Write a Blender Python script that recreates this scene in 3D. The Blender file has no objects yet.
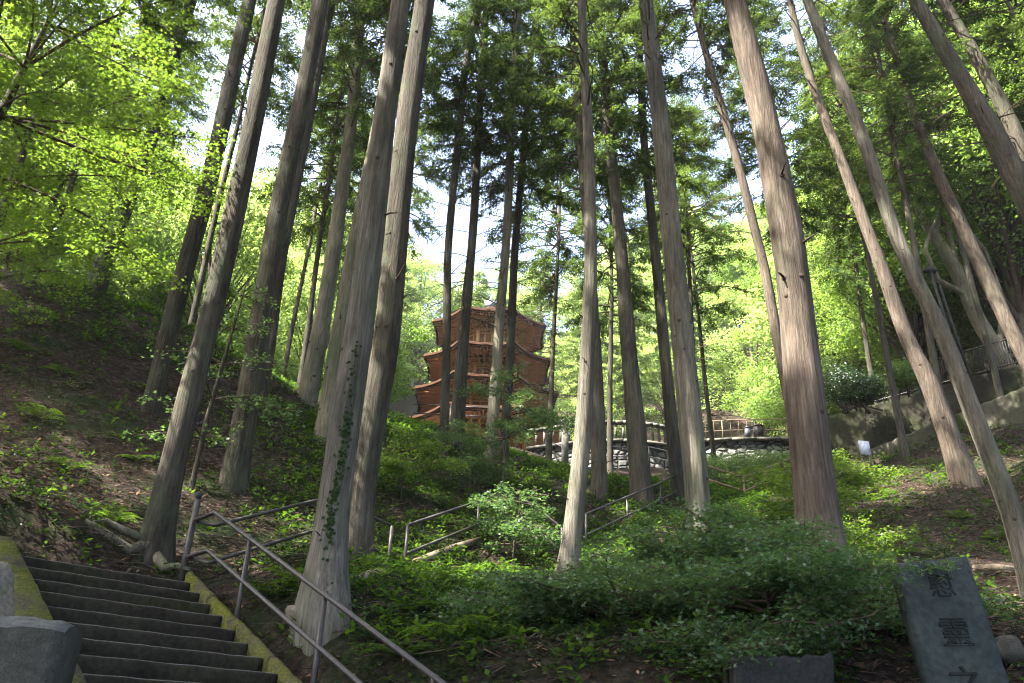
import bpy, math, random
import numpy as np
from mathutils import Vector, Matrix
random.seed(7)
SC = bpy.context.scene
COL = SC.collection

# ---------------------------------------------------------------- camera, light, exposure
F_PX, PITCH, ROLL, EYE = 820.0, math.radians(26.6), math.radians(2.2), 1.6
_fw0 = np.array([0, math.cos(PITCH), math.sin(PITCH)])
_up0 = np.array([0, -math.sin(PITCH), math.cos(PITCH)])
_rt0 = np.array([1.0, 0, 0])
C_RT = _rt0 * math.cos(ROLL) + _up0 * math.sin(ROLL)
C_UP = -_rt0 * math.sin(ROLL) + _up0 * math.cos(ROLL)
C_FW = _fw0
cam_d = bpy.data.cameras.new('camera')
cam_d.sensor_width = 36.0
cam_d.lens = F_PX / 1024 * 36
cam_d.clip_end = 800
cam = bpy.data.objects.new('camera', cam_d)
COL.objects.link(cam)
m = Matrix.Identity(4)
for i in range(3):
    m[i][0], m[i][1], m[i][2] = C_RT[i], C_UP[i], -C_FW[i]
m[2][3] = EYE
cam.matrix_world = m
SC.camera = cam

SUN_TO = Vector((-0.50, -0.22, 0.84)).normalized()
world = bpy.data.worlds.new('World')
SC.world = world
world.use_nodes = True
nt = world.node_tree
bg = nt.nodes['Background']
sky = nt.nodes.new('ShaderNodeTexSky')
sky.sky_type = 'NISHITA'
sky.sun_disc = False
sky.sun_elevation = math.asin(SUN_TO.z)
sky.sun_rotation = math.atan2(SUN_TO.x, SUN_TO.y)
sky.air_density = .8
sky.dust_density = 4.0
sky.ozone_density = .3
nt.links.new(sky.outputs[0], bg.inputs[0])
bg.inputs[1].default_value = 0.15
sun_d = bpy.data.lights.new('sun', 'SUN')
sun_d.energy = 5.0
sun_d.angle = math.radians(0.55)
sun_d.color = (1.0, 0.95, 0.86)
sun = bpy.data.objects.new('sun', sun_d)
sun.rotation_euler = (-SUN_TO).to_track_quat('-Z', 'Y').to_euler()
sun.location = (-20, -10, 60)
COL.objects.link(sun)
SC.view_settings.view_transform = 'Standard'
SC.view_settings.look = 'None'
SC.view_settings.exposure = 3.05
SC.view_settings.gamma = 1.0
cy = SC.cycles
cy.max_bounces = 6
cy.diffuse_bounces = 4
cy.glossy_bounces = 2
cy.transmission_bounces = 4
cy.sample_clamp_indirect = 8.0
cy.use_denoising = True
cy.filter_width = 1.1
cy.use_adaptive_sampling = False
cy.caustics_reflective = False
cy.caustics_refractive = False

# ---------------------------------------------------------------- projection helpers (pixel + distance -> place in the world)
def W(px, py, Y):
    d = C_FW * F_PX + C_RT * (px - 512) + C_UP * (341.5 - py)
    t = Y / d[1]
    return np.array([d[0] * t, Y, EYE + d[2] * t])

def axd(P):
    return float((np.asarray(P) - np.array([0, 0, EYE])) @ C_FW)

def rad(wpx, P):
    return wpx / 2 * axd(P) / F_PX

# ---------------------------------------------------------------- mesh helpers
def link(o, parent=None):
    COL.objects.link(o)
    if parent is not None:
        o.parent = parent
    return o

def mesh_np(name, V, faces, mats, mi=None, smooth=False):
    """V (n,3); faces: list of (k, array(m,k))"""
    me = bpy.data.meshes.new(name)
    V = np.asarray(V, dtype=np.float32)
    me.vertices.add(len(V))
    me.vertices.foreach_set('co', V.ravel())
    loops = np.concatenate([f.ravel() for f in faces]).astype(np.int32)
    tot = np.concatenate([np.full(len(f), f.shape[1]) for f in faces]).astype(np.int32)
    start = np.concatenate([[0], np.cumsum(tot)[:-1]]).astype(np.int32)
    me.loops.add(len(loops))
    me.loops.foreach_set('vertex_index', loops)
    me.polygons.add(len(tot))
    me.polygons.foreach_set('loop_start', start)
    if mi is not None:
        me.polygons.foreach_set('material_index', np.asarray(mi, dtype=np.int32))
    if smooth:
        me.polygons.foreach_set('use_smooth', np.ones(len(tot), dtype=bool))
    for mt in (mats if isinstance(mats, (list, tuple)) else [mats]):
        me.materials.append(mt)
    me.update(calc_edges=True)
    me.validate()
    return me

class MB:
    """collects pieces into one mesh"""
    def __init__(s):
        s.V = []; s.F = {}; s.M = {}; s.n = 0
    def add(s, V, F, mi=0):
        V = np.asarray(V, float); F = np.asarray(F, int)
        if F.ndim == 1: F = F[None]
        k = F.shape[1]
        s.V.append(V); s.F.setdefault(k, []).append(F + s.n); s.M.setdefault(k, []).append(np.full(len(F), mi))
        s.n += len(V)
    def box(s, c, size, rot=None, mi=0, taper=1.0):
        h = np.array(size) / 2
        P = np.array([[x, y, z] for z in (-1, 1) for y in (-1, 1) for x in (-1, 1)], float) * h
        P[4:, :2] *= taper
        if rot is not None: P = P @ np.asarray(rot).T
        s.add(P + np.asarray(c), [[0, 2, 3, 1], [4, 5, 7, 6], [0, 1, 5, 4], [1, 3, 7, 5], [3, 2, 6, 7], [2, 0, 4, 6]], mi)
    def beam(s, a, b, w, h, mi=0, up=(0, 0, 1)):
        a = np.asarray(a, float); b = np.asarray(b, float)
        d = b - a; L = np.linalg.norm(d); d = d / L
        u = np.asarray(up, float); r = np.cross(d, u)
        if np.linalg.norm(r) < 1e-5: r = np.cross(d, [1, 0, 0])
        r /= np.linalg.norm(r); u2 = np.cross(r, d)
        s.box((a + b) / 2, (w, L, h), np.stack([r, d, u2], 1), mi)
    def tube(s, P, R, n=8, mi=0, cap=True):
        V, Q = tube(P, R, n)
        s.add(V, Q, mi)
        if cap:
            base = s.n - len(V)
            for ring in (list(range(n))[::-1], list(range(len(V) - n, len(V)))):
                s.F.setdefault(n, []).append(np.array([ring]) + base); s.M.setdefault(n, []).append(np.array([mi]))
    def mesh(s, name, mats, smooth=False):
        ks = sorted(s.F)
        return mesh_np(name, np.concatenate(s.V), [np.concatenate(s.F[k]) for k in ks], mats,
                       np.concatenate([np.concatenate(s.M[k]) for k in ks]), smooth)
    def obj(s, name, mats, parent=None, smooth=False):
        return link(bpy.data.objects.new(name, s.mesh(name, mats, smooth)), parent)

def tube(P, R, n=8):
    P = np.asarray(P, float); m_ = len(P)
    R = np.broadcast_to(np.asarray(R, float), (m_,))
    T = np.gradient(P, axis=0)
    T /= np.linalg.norm(T, axis=1)[:, None] + 1e-9
    ref = np.array([1.0, 0, 0]) if abs(T[0][0]) < .8 else np.array([0, 1.0, 0])
    U = np.cross(T, ref); U /= np.linalg.norm(U, axis=1)[:, None] + 1e-9
    B = np.cross(T, U)
    a = np.arange(n) * 2 * np.pi / n
    V = P[:, None] + R[:, None, None] * (np.cos(a)[None, :, None] * U[:, None] + np.sin(a)[None, :, None] * B[:, None])
    i = np.arange(m_ - 1)[:, None] * n; j = np.arange(n)[None]
    Q = np.stack([i + j, i + (j + 1) % n, i + n + (j + 1) % n, i + n + j], -1).reshape(-1, 4)
    return V.reshape(-1, 3), Q

def tag(o, label=None, cat=None, group=None, kind=None):
    if label: o['label'] = label
    if cat: o['category'] = cat
    if group: o['group'] = group
    if kind: o['kind'] = kind
    return o

def empty(name, loc, label, cat, group=None):
    o = bpy.data.objects.new(name, None)
    o.empty_display_size = .3
    o.location = loc
    link(o)
    return tag(o, label, cat, group)

def place(o, P):  # child mesh authored in world coordinates below an empty
    o.location = -Vector(o.parent.location)
    return o

def norm(v):
    return v / (np.linalg.norm(v, axis=-1, keepdims=True) + 1e-9)

# ---------------------------------------------------------------- materials
def mat(name):
    mt = bpy.data.materials.new(name); mt.use_nodes = True
    n = mt.node_tree.nodes; l = mt.node_tree.links
    return mt, n, l, n['Principled BSDF']

def ramp(n, stops):
    r = n.new('ShaderNodeValToRGB')
    e = r.color_ramp.elements
    while len(e) < len(stops): e.new(.5)
    for k, (p, c) in enumerate(stops):
        e[k].position = p; e[k].color = (*c, 1)
    return r

def tex(n, l, kind='ShaderNodeTexNoise', scale=5, mp=(1, 1, 1), coord='Object', **kw):
    tc = n.new('ShaderNodeTexCoord'); mpn = n.new('ShaderNodeMapping')
    mpn.inputs['Scale'].default_value = mp
    l.new(tc.outputs[coord], mpn.inputs[0])
    t = n.new(kind); l.new(mpn.outputs[0], t.inputs['Vector'])
    t.inputs['Scale'].default_value = scale
    for k, v in kw.items():
        if k in t.inputs: t.inputs[k].default_value = v
        else: setattr(t, k, v)
    return t

def bump(n, l, b, src, strength, dist):
    bp = n.new('ShaderNodeBump'); bp.inputs['Strength'].default_value = strength; bp.inputs['Distance'].default_value = dist
    l.new(src, bp.inputs['Height']); l.new(bp.outputs[0], b.inputs['Normal'])
    return bp

def mix(n, l, fac, a, b, mode='MIX'):
    x = n.new('ShaderNodeMix'); x.data_type = 'RGBA'; x.blend_type = mode
    for sock, v in ((x.inputs[0], fac), (x.inputs[6], a), (x.inputs[7], b)):
        if hasattr(v, 'links'): l.new(v, sock)
        elif isinstance(v, (int, float)): sock.default_value = v
        else: sock.default_value = (*v, 1)
    return x.outputs[2]

def bark_mat(name, c0, c1, c2, moss=0.0):
    mt, n, l, b = mat(name)
    t = tex(n, l, scale=1.0, mp=(20, 20, 1.5), Detail=8, Roughness=.72, Distortion=.7)
    t2 = tex(n, l, scale=1.6, mp=(1, 1, .45), Detail=4)
    t3 = tex(n, l, scale=1, mp=(70, 70, 4), Detail=3)
    r = ramp(n, [(.28, c0), (.5, c1), (.72, c2)])
    l.new(t.outputs[0], r.inputs[0])
    r2 = ramp(n, [(.32, (.42, .42, .40)), (.66, (1.2, 1.17, 1.12))])
    l.new(t2.outputs[0], r2.inputs[0])
    c = mix(n, l, .8, r.outputs[0], r2.outputs[0], 'MULTIPLY')
    if moss:
        t4 = tex(n, l, scale=2.2, mp=(1, 1, .5), Detail=6, Roughness=.7)
        r4 = ramp(n, [(.5, (0, 0, 0)), (.62, (1, 1, 1))]); l.new(t4.outputs[0], r4.inputs[0])
        mm = n.new('ShaderNodeMath'); mm.operation = 'MULTIPLY'; mm.inputs[1].default_value = moss
        l.new(r4.outputs[0], mm.inputs[0])
        c = mix(n, l, mm.outputs[0], c, (.10, .13, .07))
    l.new(c, b.inputs['Base Color'])
    b.inputs['Roughness'].default_value = .95
    b.inputs['Specular IOR Level'].default_value = .15
    ad = n.new('ShaderNodeMath'); ad.operation = 'MULTIPLY_ADD'; ad.inputs[1].default_value = .35
    l.new(t3.outputs[0], ad.inputs[0]); l.new(t.outputs[0], ad.inputs[2])
    bump(n, l, b, ad.outputs[0], 1.0, .05)
    return mt

def leaf_mat(name, c_dark, c_light, trans=.45, tcol=None, gloss=.0):
    mt, n, l, b = mat(name)
    n.remove(b)
    out = n['Material Output']
    g = n.new('ShaderNodeNewGeometry')
    oi = n.new('ShaderNodeObjectInfo')
    ad = n.new('ShaderNodeMath'); ad.operation = 'MULTIPLY_ADD'; ad.inputs[1].default_value = .35
    l.new(oi.outputs['Random'], ad.inputs[0])
    sb = n.new('ShaderNodeMath'); sb.operation = 'MULTIPLY'; sb.inputs[1].default_value = .75
    l.new(g.outputs['Random Per Island'], sb.inputs[0]); l.new(sb.outputs[0], ad.inputs[2])
    r = ramp(n, [(0, c_dark), (1, c_light)]); l.new(ad.outputs[0], r.inputs[0])
    d = n.new('ShaderNodeBsdfDiffuse'); l.new(r.outputs[0], d.inputs[0])
    tr = n.new('ShaderNodeBsdfTranslucent')
    c = mix(n, l, 1.0, r.outputs[0], tcol or (1.9, 1.7, .8), 'MULTIPLY')
    l.new(c, tr.inputs[0])
    mx = n.new('ShaderNodeMixShader'); mx.inputs[0].default_value = trans
    l.new(d.outputs[0], mx.inputs[1]); l.new(tr.outputs[0], mx.inputs[2])
    last = mx.outputs[0]
    if gloss:
        gl = n.new('ShaderNodeBsdfGlossy'); gl.inputs['Roughness'].default_value = .42
        mx2 = n.new('ShaderNodeMixShader'); mx2.inputs[0].default_value = gloss
        l.new(last, mx2.inputs[1]); l.new(gl.outputs[0], mx2.inputs[2]); last = mx2.outputs[0]
    l.new(last, out.inputs[0])
    return mt

M = {}
M['bark_grey'] = bark_mat('bark_grey', (.045, .042, .033), (.145, .133, .108), (.27, .25, .21), .25)
M['bark_red'] = bark_mat('bark_red', (.04, .032, .025), (.12, .096, .076), (.225, .185, .15), .15)
M['bark_brown'] = bark_mat('bark_brown', (.024, .021, .016), (.072, .064, .049), (.145, .13, .102), .35)
M['bark_mossy'] = bark_mat('bark_mossy', (.07, .06, .04), (.20, .18, .13), (.32, .30, .23), .7)
M['knot'] = bark_mat('knot', (.03, .02, .015), (.07, .05, .04), (.11, .085, .065))
M['twig'] = bark_mat('twig', (.05, .035, .03), (.11, .08, .065), (.18, .14, .12))
M['conifer'] = leaf_mat('conifer_leaf', (.028, .055, .02), (.08, .13, .042), .42)
M['conifer_light'] = leaf_mat('conifer_leaf_light', (.05, .085, .022), (.12, .17, .05), .42)
M['maple'] = leaf_mat('maple_leaf', (.05, .105, .022), (.12, .19, .042), .5, (1.9, 1.8, .8), .03)
M['maple_shaded'] = leaf_mat('maple_leaf_shaded', (.038, .08, .038), (.09, .155, .068), .42, (1.8, 1.8, .9), .04)  # maple leaf with its shade put into a darker, bluer green
M['broad'] = leaf_mat('broad_leaf_sunlit', (.12, .185, .075), (.25, .34, .14), .45, (1.75, 1.68, .95), .01)  # far leaves: sun glare put into a paler leaf colour
M['broad_lush'] = leaf_mat('broad_leaf_lush', (.07, .13, .035), (.17, .26, .08), .45, (1.8, 1.75, .9), .02)
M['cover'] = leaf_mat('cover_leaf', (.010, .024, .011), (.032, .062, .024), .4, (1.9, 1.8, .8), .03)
M['fern'] = leaf_mat('fern_leaf', (.025, .06, .014), (.07, .12, .028), .45, (1.9, 1.9, .7))
M['litter'] = leaf_mat('dry_leaf', (.07, .04, .025), (.24, .16, .10), .1, (1, .9, .8))
M['ivy'] = leaf_mat('ivy_leaf', (.014, .03, .010), (.04, .065, .022), .2)

mt, n, l, b = mat('soil'); M['soil'] = mt
t = tex(n, l, scale=.6, Detail=8, Roughness=.6); t2 = tex(n, l, scale=9, Detail=8, Roughness=.75)
r = ramp(n, [(.36, (.012, .008, .006)), (.52, (.042, .03, .022)), (.7, (.12, .09, .068))]); l.new(t2.outputs[0], r.inputs[0])
r1 = ramp(n, [(.5, (.0, .0, .0)), (.64, (1, 1, 1))]); l.new(t.outputs[0], r1.inputs[0])
r2 = ramp(n, [(.35, (.014, .022, .008)), (.65, (.035, .05, .018))]); l.new(t2.outputs[0], r2.inputs[0])
l.new(mix(n, l, r1.outputs[0], r.outputs[0], r2.outputs[0]), b.inputs['Base Color'])
b.inputs['Roughness'].default_value = 1; b.inputs['Specular IOR Level'].default_value = .1
bump(n, l, b, t2.outputs[0], 1, .12)

def stone_mat(name, c0, c1, moss=None, scale=6, bs=.5, lo=.45, hi=.6):
    mt, n, l, b = mat(name)
    t = tex(n, l, scale=scale, Detail=8, Roughness=.7); t2 = tex(n, l, scale=scale * 7, Detail=4)
    r = ramp(n, [(.3, c0), (.7, c1)]); l.new(t.outputs[0], r.inputs[0])
    r3 = ramp(n, [(.35, (.75, .75, .75)), (.65, (1.15, 1.15, 1.15))]); l.new(t2.outputs[0], r3.inputs[0])
    c = mix(n, l, 1.0, r.outputs[0], r3.outputs[0], 'MULTIPLY')
    if moss:
        t4 = tex(n, l, scale=scale * .5, Detail=7, Roughness=.7)
        r4 = ramp(n, [(lo, (0, 0, 0)), (hi, (1, 1, 1))]); l.new(t4.outputs[0], r4.inputs[0])
        r5 = ramp(n, [(.35, tuple(x * .5 for x in moss)), (.65, moss)]); l.new(t2.outputs[0], r5.inputs[0])
        c = mix(n, l, r4.outputs[0], c, r5.outputs[0])
    l.new(c, b.inputs['Base Color']); b.inputs['Roughness'].default_value = .9
    b.inputs['Specular IOR Level'].default_value = .12
    bump(n, l, b, t2.outputs[0], bs, .02)
    return mt
M['step'] = stone_mat('step_stone', (.017, .015, .010), (.044, .037, .025), (.04, .042, .018), 3, .5, .5, .7)
M['step_edge_lit'] = stone_mat('step_edge_lit', (.05, .048, .04), (.12, .112, .095), None, 8, .4)  # paler nose: wear plus the light on the edge put into colour
M['moss_stone'] = stone_mat('moss_stone', (.03, .028, .016), (.10, .09, .05), (.10, .11, .014), 5, 1.0, .42, .56)
M['granite'] = stone_mat('granite', (.034, .033, .026), (.068, .066, .054), None, 14, .5)
M['granite_rough_skylit'] = stone_mat('granite_rough_skylit', (.08, .08, .07), (.20, .20, .18), None, 20, 1.0)  # rough top, with the skylight on it put into a paler colour
M['slate'] = stone_mat('slate', (.022, .028, .026), (.045, .054, .05), (.035, .045, .03), 3, .3, .52, .75)
M['slate_dark'] = stone_mat('slate_dark', (.014, .014, .013), (.035, .035, .033), (.02, .025, .015), 5, .5)
M['engraving'] = stone_mat('engraving', (.009, .011, .010), (.020, .023, .021), None, 12, .2)
M['rock'] = stone_mat('rock', (.14, .12, .09), (.27, .23, .17), (.09, .11, .04), 5, .7, .5, .65)
M['concrete'] = stone_mat('concrete', (.10, .095, .08), (.20, .19, .165), (.05, .06, .03), 1.4, .4, .5, .7)
M['pale_wall'] = stone_mat('pale_wall', (.05, .048, .034), (.13, .12, .088), (.035, .05, .015), .8, .6, .45, .6)
M['old_wall'] = stone_mat('old_wall', (.012, .011, .008), (.04, .035, .026), (.022, .03, .009), .9, .7, .42, .6)

mt = M['old_wall']; n = mt.node_tree.nodes; l = mt.node_tree.links; b = n['Principled BSDF']
src_ = b.inputs['Base Color'].links[0].from_socket
v = tex(n, l, 'ShaderNodeTexVoronoi', scale=1.7, mp=(1, 1, 1.5), feature='DISTANCE_TO_EDGE')
r = ramp(n, [(.0, (.6, .6, .55)), (.05, (1, 1, 1))]); l.new(v.outputs['Distance'], r.inputs[0])
l.new(mix(n, l, 1.0, src_, r.outputs[0], 'MULTIPLY'), b.inputs['Base Color'])
mt, n, l, b = mat('rubble'); M['rubble'] = mt
v = tex(n, l, 'ShaderNodeTexVoronoi', scale=2.6, mp=(1, 1, 1.25), feature='DISTANCE_TO_EDGE')
v2 = tex(n, l, 'ShaderNodeTexVoronoi', scale=2.6, mp=(1, 1, 1.25))
r = ramp(n, [(.02, (.018, .018, .014)), (.10, (1, 1, 1))]); l.new(v.outputs['Distance'], r.inputs[0])
t = tex(n, l, scale=9, Detail=6); r2 = ramp(n, [(.3, (.05, .05, .045)), (.7, (.22, .22, .20))])
h = n.new('ShaderNodeMath'); h.operation = 'MULTIPLY_ADD'; h.inputs[1].default_value = .5
sp = n.new('ShaderNodeSeparateColor'); l.new(v2.outputs['Color'], sp.inputs[0])
l.new(sp.outputs[0], h.inputs[0])
h2 = n.new('ShaderNodeMath'); h2.operation = 'MULTIPLY'; h2.inputs[1].default_value = .5; l.new(t.outputs[0], h2.inputs[0])
l.new(h2.outputs[0], h.inputs[2]); l.new(h.outputs[0], r2.inputs[0])
l.new(mix(n, l, 1.0, r2.outputs[0], r.outputs[0], 'MULTIPLY'), b.inputs['Base Color']); b.inputs['Roughness'].default_value = .9
rb = ramp(n, [(0, (0, 0, 0)), (.25, (1, 1, 1))]); l.new(v.outputs['Distance'], rb.inputs[0])
bump(n, l, b, rb.outputs[0], 1, .15)

def metal_mat(name, c0, c1, rough=.45, met=.6, scale=14):
    mt, n, l, b = mat(name)
    t = tex(n, l, scale=scale, Detail=6, Roughness=.7)
    r = ramp(n, [(.35, c0), (.65, c1)]); l.new(t.outputs[0], r.inputs[0])
    l.new(r.outputs[0], b.inputs['Base Color']); b.inputs['Roughness'].default_value = rough; b.inputs['Metallic'].default_value = met
    bump(n, l, b, t.outputs[0], .15, .01)
    return mt
M['pipe'] = metal_mat('pipe_metal', (.022, .020, .017), (.055, .046, .038), .5, .1)
M['pipe_rusty'] = metal_mat('pipe_rusty', (.16, .07, .05), (.34, .20, .16), .7, .1)
M['rail_tan'] = metal_mat('rail_tan', (.10, .07, .04), (.20, .14, .08), .6, .2)
M['black_metal'] = metal_mat('black_metal', (.014, .014, .015), (.03, .03, .03), .75, .0)
M['plastic_dark'] = metal_mat('plastic_dark', (.03, .035, .045), (.06, .065, .075), .5, 0)
M['white_board'] = metal_mat('white_board', (.55, .58, .65), (.8, .8, .82), .5, 0, 5)

def wood_mat(name, c0, c1, mp=(3, 3, 20), scale=1):
    mt, n, l, b = mat(name)
    t = tex(n, l, scale=scale, mp=mp, Detail=6, Roughness=.6)
    r = ramp(n, [(.3, c0), (.7, c1)]); l.new(t.outputs[0], r.inputs[0])
    l.new(r.outputs[0], b.inputs['Base Color']); b.inputs['Roughness'].default_value = .95; b.inputs['Specular IOR Level'].default_value = .05
    bump(n, l, b, t.outputs[0], .4, .02)
    return mt
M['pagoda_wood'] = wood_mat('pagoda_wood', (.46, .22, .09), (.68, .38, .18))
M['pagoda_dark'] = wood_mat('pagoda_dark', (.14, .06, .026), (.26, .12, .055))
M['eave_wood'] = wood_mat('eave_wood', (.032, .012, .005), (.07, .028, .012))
M['pagoda_shingle'] = wood_mat('pagoda_shingle', (.02, .011, .007), (.05, .028, .018), (9, 9, 9))
M['log'] = wood_mat('log_wood', (.10, .08, .055), (.26, .21, .15), (8, 8, 8))
M['bronze'] = metal_mat('bronze', (.12, .15, .15), (.25, .28, .28), .5, .4)

# ---------------------------------------------------------------- stair geometry (solved from the photograph)
ST_A = np.array([-4.905, 8.45, 3.215]); ST_TH = .757; ST_T = .327; ST_W = 1.825; ST_R = .15
ST_E = np.array([math.cos(ST_TH), math.sin(ST_TH), 0]); ST_D = np.array([math.sin(ST_TH), -math.cos(ST_TH), 0])
def stair_pt(k, w, h=0.0):
    return ST_A + ST_E * w + k * (ST_D * ST_T + np.array([0, 0, -ST_R])) + np.array([0, 0, h])

# handrails of the zigzag path: top rail as (px, py, distance)
RAILS = {
 'B': [(216, 525, 9.9), (314, 501, 11.7), (334, 499, 12.2), (392, 526, 12.3)],
 'C': [(408, 525, 12.7), (479, 501, 15.5), (503, 493, 16.5)],
 'C2': [(507, 494, 16.8), (532, 504, 16.6), (562, 528, 15.9)],
 'D': [(586, 514, 17.2), (660, 483, 21), (679, 474, 22)],
 'E': [(705, 465, 25), (743, 477, 24.5), (784, 461, 28), (835, 440, 31)],
 'G': [(546, 440, 35), (565, 448, 34.5), (601, 447, 34.5), (649, 447, 34.5), (668, 451, 33.5), (690, 458, 31)],
}
# ---------------------------------------------------------------- trunks: base/way points (px, py, width px), distance Y
TR = {}
def T(key, Y, pts, H, cr, crr, bark, label, cat='cedar tree', crm='conifer', **kw):
    TR[key] = dict(Y=Y, pts=pts, H=H, cr=cr, crr=crr, bark=bark, label=label, cat=cat, crm=crm, **kw)
T('a', 10.6, [(150, 572, 30), (176, 456, 24), (215, 300, 22), (240, 180, 20), (278, 0, 17)], 24, 15, 2.6, 'bark_brown',
  'leaning cedar with bare spreading roots at the top of the stone steps', roots=True, flare=.5)
T('b', 16, [(150, 412, 18), (180, 290, 18), (208, 185, 17), (250, 0, 13)], 24, 13, 2.6, 'bark_brown',
  'cedar standing on the left bank just left of the rooted leaning cedar')
T('c', 21, [(96, 300, 15), (120, 225, 13), (152, 135, 12), (192, 0, 10)], 22, 12, 2.6, 'bark_brown',
  'dim leftmost cedar half hidden by maple leaves on the left ridge')
T('d', 14, [(232, 492, 27), (252, 370, 22), (275, 230, 19), (300, 110, 17), (320, 0, 15)], 25, 15, 2.6, 'bark_brown',
  'dark thick cedar between the rooted leaning cedar and the foremost pale trunk')
T('e', 19, [(262, 400, 12), (282, 256, 11), (306, 130, 10), (332, 0, 8)], 22, 13, 2.2, 'bark_brown',
  'slim trunk tucked close behind the dark thick cedar on the left')
T('f', 22, [(306, 404, 20), (322, 320, 17), (336, 240, 15), (350, 130, 12), (360, 20, 10)], 22, 10, 3.0, 'bark_mossy',
  'straight dark cedar on the crest seen left of the foremost pale trunk')
T('g', 8.8, [(323, 612, 44), (323, 585, 40), (327, 547, 35), (335, 483, 31), (347, 400, 30), (358, 342, 29), (370, 256, 27), (384, 130, 23), (400, 0, 19)], 24, 15, 2.5, 'bark_grey',
  'foremost pale grey cedar trunk with a thin ivy vine beside the handrail', flare=.45, ivy=True)
T('h', 11.2, [(354, 568, 31), (360, 483, 28), (374, 400, 27), (386, 342, 27), (394, 256, 25), (411, 100, 22), (424, 0, 20)], 25, 15, 2.7, 'bark_brown',
  'shaded thick cedar directly behind the foremost pale trunk', flare=.4)
T('i', 19, [(324, 442, 22), (336, 350, 17), (350, 270, 14), (372, 150, 11), (395, 20, 9)], 22, 13, 2.4, 'bark_mossy',
  'greenish trunk peeping out left of the foremost pale trunk low down')
T('j', 22, [(443, 470, 9), (448, 256, 8), (463, 80, 7), (480, 0, 6)], 23, 11, 2.2, 'bark_brown',
  'very slim dark trunk crossing the left edge of the pagoda', dead=1)
T('k', 23, [(455, 450, 15), (463, 350, 12), (471, 256, 9), (483, 60, 7), (486, 0, 6)], 23, 10, 2.3, 'bark_brown',
  'slim cedar in front of the left half of the pagoda', dead=1)
T('l', 22.5, [(488, 468, 13), (496, 380, 11), (505, 256, 9), (512, 120, 8), (517, 0, 6)], 22, 10, 2.4, 'bark_mossy',
  'slim pale cedar crossing the middle of the pagoda', dead=1)
T('m', 24, [(503, 468, 10), (508, 380, 9), (515, 256, 8), (528, 90, 6), (537, 0, 5)], 22, 9, 2.4, 'bark_brown',
  'slim cedar crossing the right half of the pagoda with sunlit foot', dead=1)
T('n', 11.8, [(566, 592, 25), (573, 540, 19), (585, 430, 16.5), (589, 300, 14), (590, 256, 13), (588, 120, 10.5), (582, 0, 8)], 24, 15, 2.5, 'bark_grey',
  'tall narrow cedar rising from the undergrowth at the centre', flare=.3, dead=1)
T('o', 21, [(600, 502, 17), (597, 400, 13), (591, 256, 10), (580, 150, 8), (572, 0, 6)], 23, 10, 2.6, 'bark_brown',
  'cedar behind the tall narrow central trunk with lit left edge')
T('p', 21, [(641, 502, 22), (634, 400, 18), (621, 256, 13), (608, 120, 10), (598, 0, 8)], 23, 11, 2.5, 'bark_brown',
  'left one of the two cedars in front of the stone balustrade end')
T('q', 22, [(678, 492, 14), (668, 380, 12), (655, 256, 10), (645, 150, 8), (636, 0, 6)], 23, 11, 2.5, 'bark_brown',
  'dark cedar just left of the broad sun dappled trunk right of centre')
T('s', 12.6, [(705, 585, 30), (698, 490, 24), (688, 403, 23), (674, 270, 21), (663, 130, 18), (645, 0, 14)], 25, 16, 2.6, 'bark_grey',
  'broad sun dappled pale cedar right of centre beside the moss hedge', flare=.3, dead=1)
T('t', 19, [(800, 460, 12), (766, 270, 9.5), (757, 240, 9), (727, 125, 8), (692, 0, 6)], 23, 14, 2.4, 'bark_red',
  'slim sunlit leaning cedar passing behind the broad reddish trunk', dead=2)
T('u', 9.6, [(828, 595, 52), (818, 500, 41), (790, 256, 32), (762, 110, 26), (735, 0, 21)], 25, 16, 2.6, 'bark_red',
  'broad straight reddish trunk above the leafy saplings', flare=.3)
T('v', 18, [(967, 486, 26), (948, 436, 21), (929, 380, 18), (907, 342, 15), (887, 280, 13), (862, 215, 11), (837, 150, 9.5), (812, 85, 8), (799, 40, 7), (790, 0, 6)], 24, 17, 2.0, 'bark_red',
  'reddish leaning cedar planted on the bare right bank', crm='light', dead=2, flare=.3)
T('w', 11.2, [(1034, 596, 25), (1012, 512, 21), (993, 466, 19), (967, 398, 17), (944, 331, 16), (912, 272, 14), (892, 225, 13.5), (862, 135, 12), (832, 65, 11), (807, 0, 9)], 24, 17, 2.1, 'bark_grey',
  'long leaning trunk crossing the right bank just right of the reddish one', crm='light', dead=2)
T('x', 20, [(1056, 410, 19), (1017, 342, 15), (977, 260, 13), (942, 185, 11), (912, 105, 8), (882, 15, 6)], 23, 16, 2.0, 'bark_red',
  'leaning conifer above the old wall near the right edge', crm='light', dead=2)
T('y', 13, [(1130, 380, 34), (1024, 190, 23), (987, 122, 19), (952, 65, 15), (914, 0, 12)], 22, 14, 2.6, 'bark_brown',
  'thick leaning conifer trunk in the upper right corner', dead=1)
T('z', 17, [(1100, 310, 22), (1012, 125, 14), (977, 60, 12), (942, 0, 10)], 22, 14, 2.4, 'bark_brown',
  'thin outermost conifer trunk in the upper right corner', dead=1)

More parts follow.
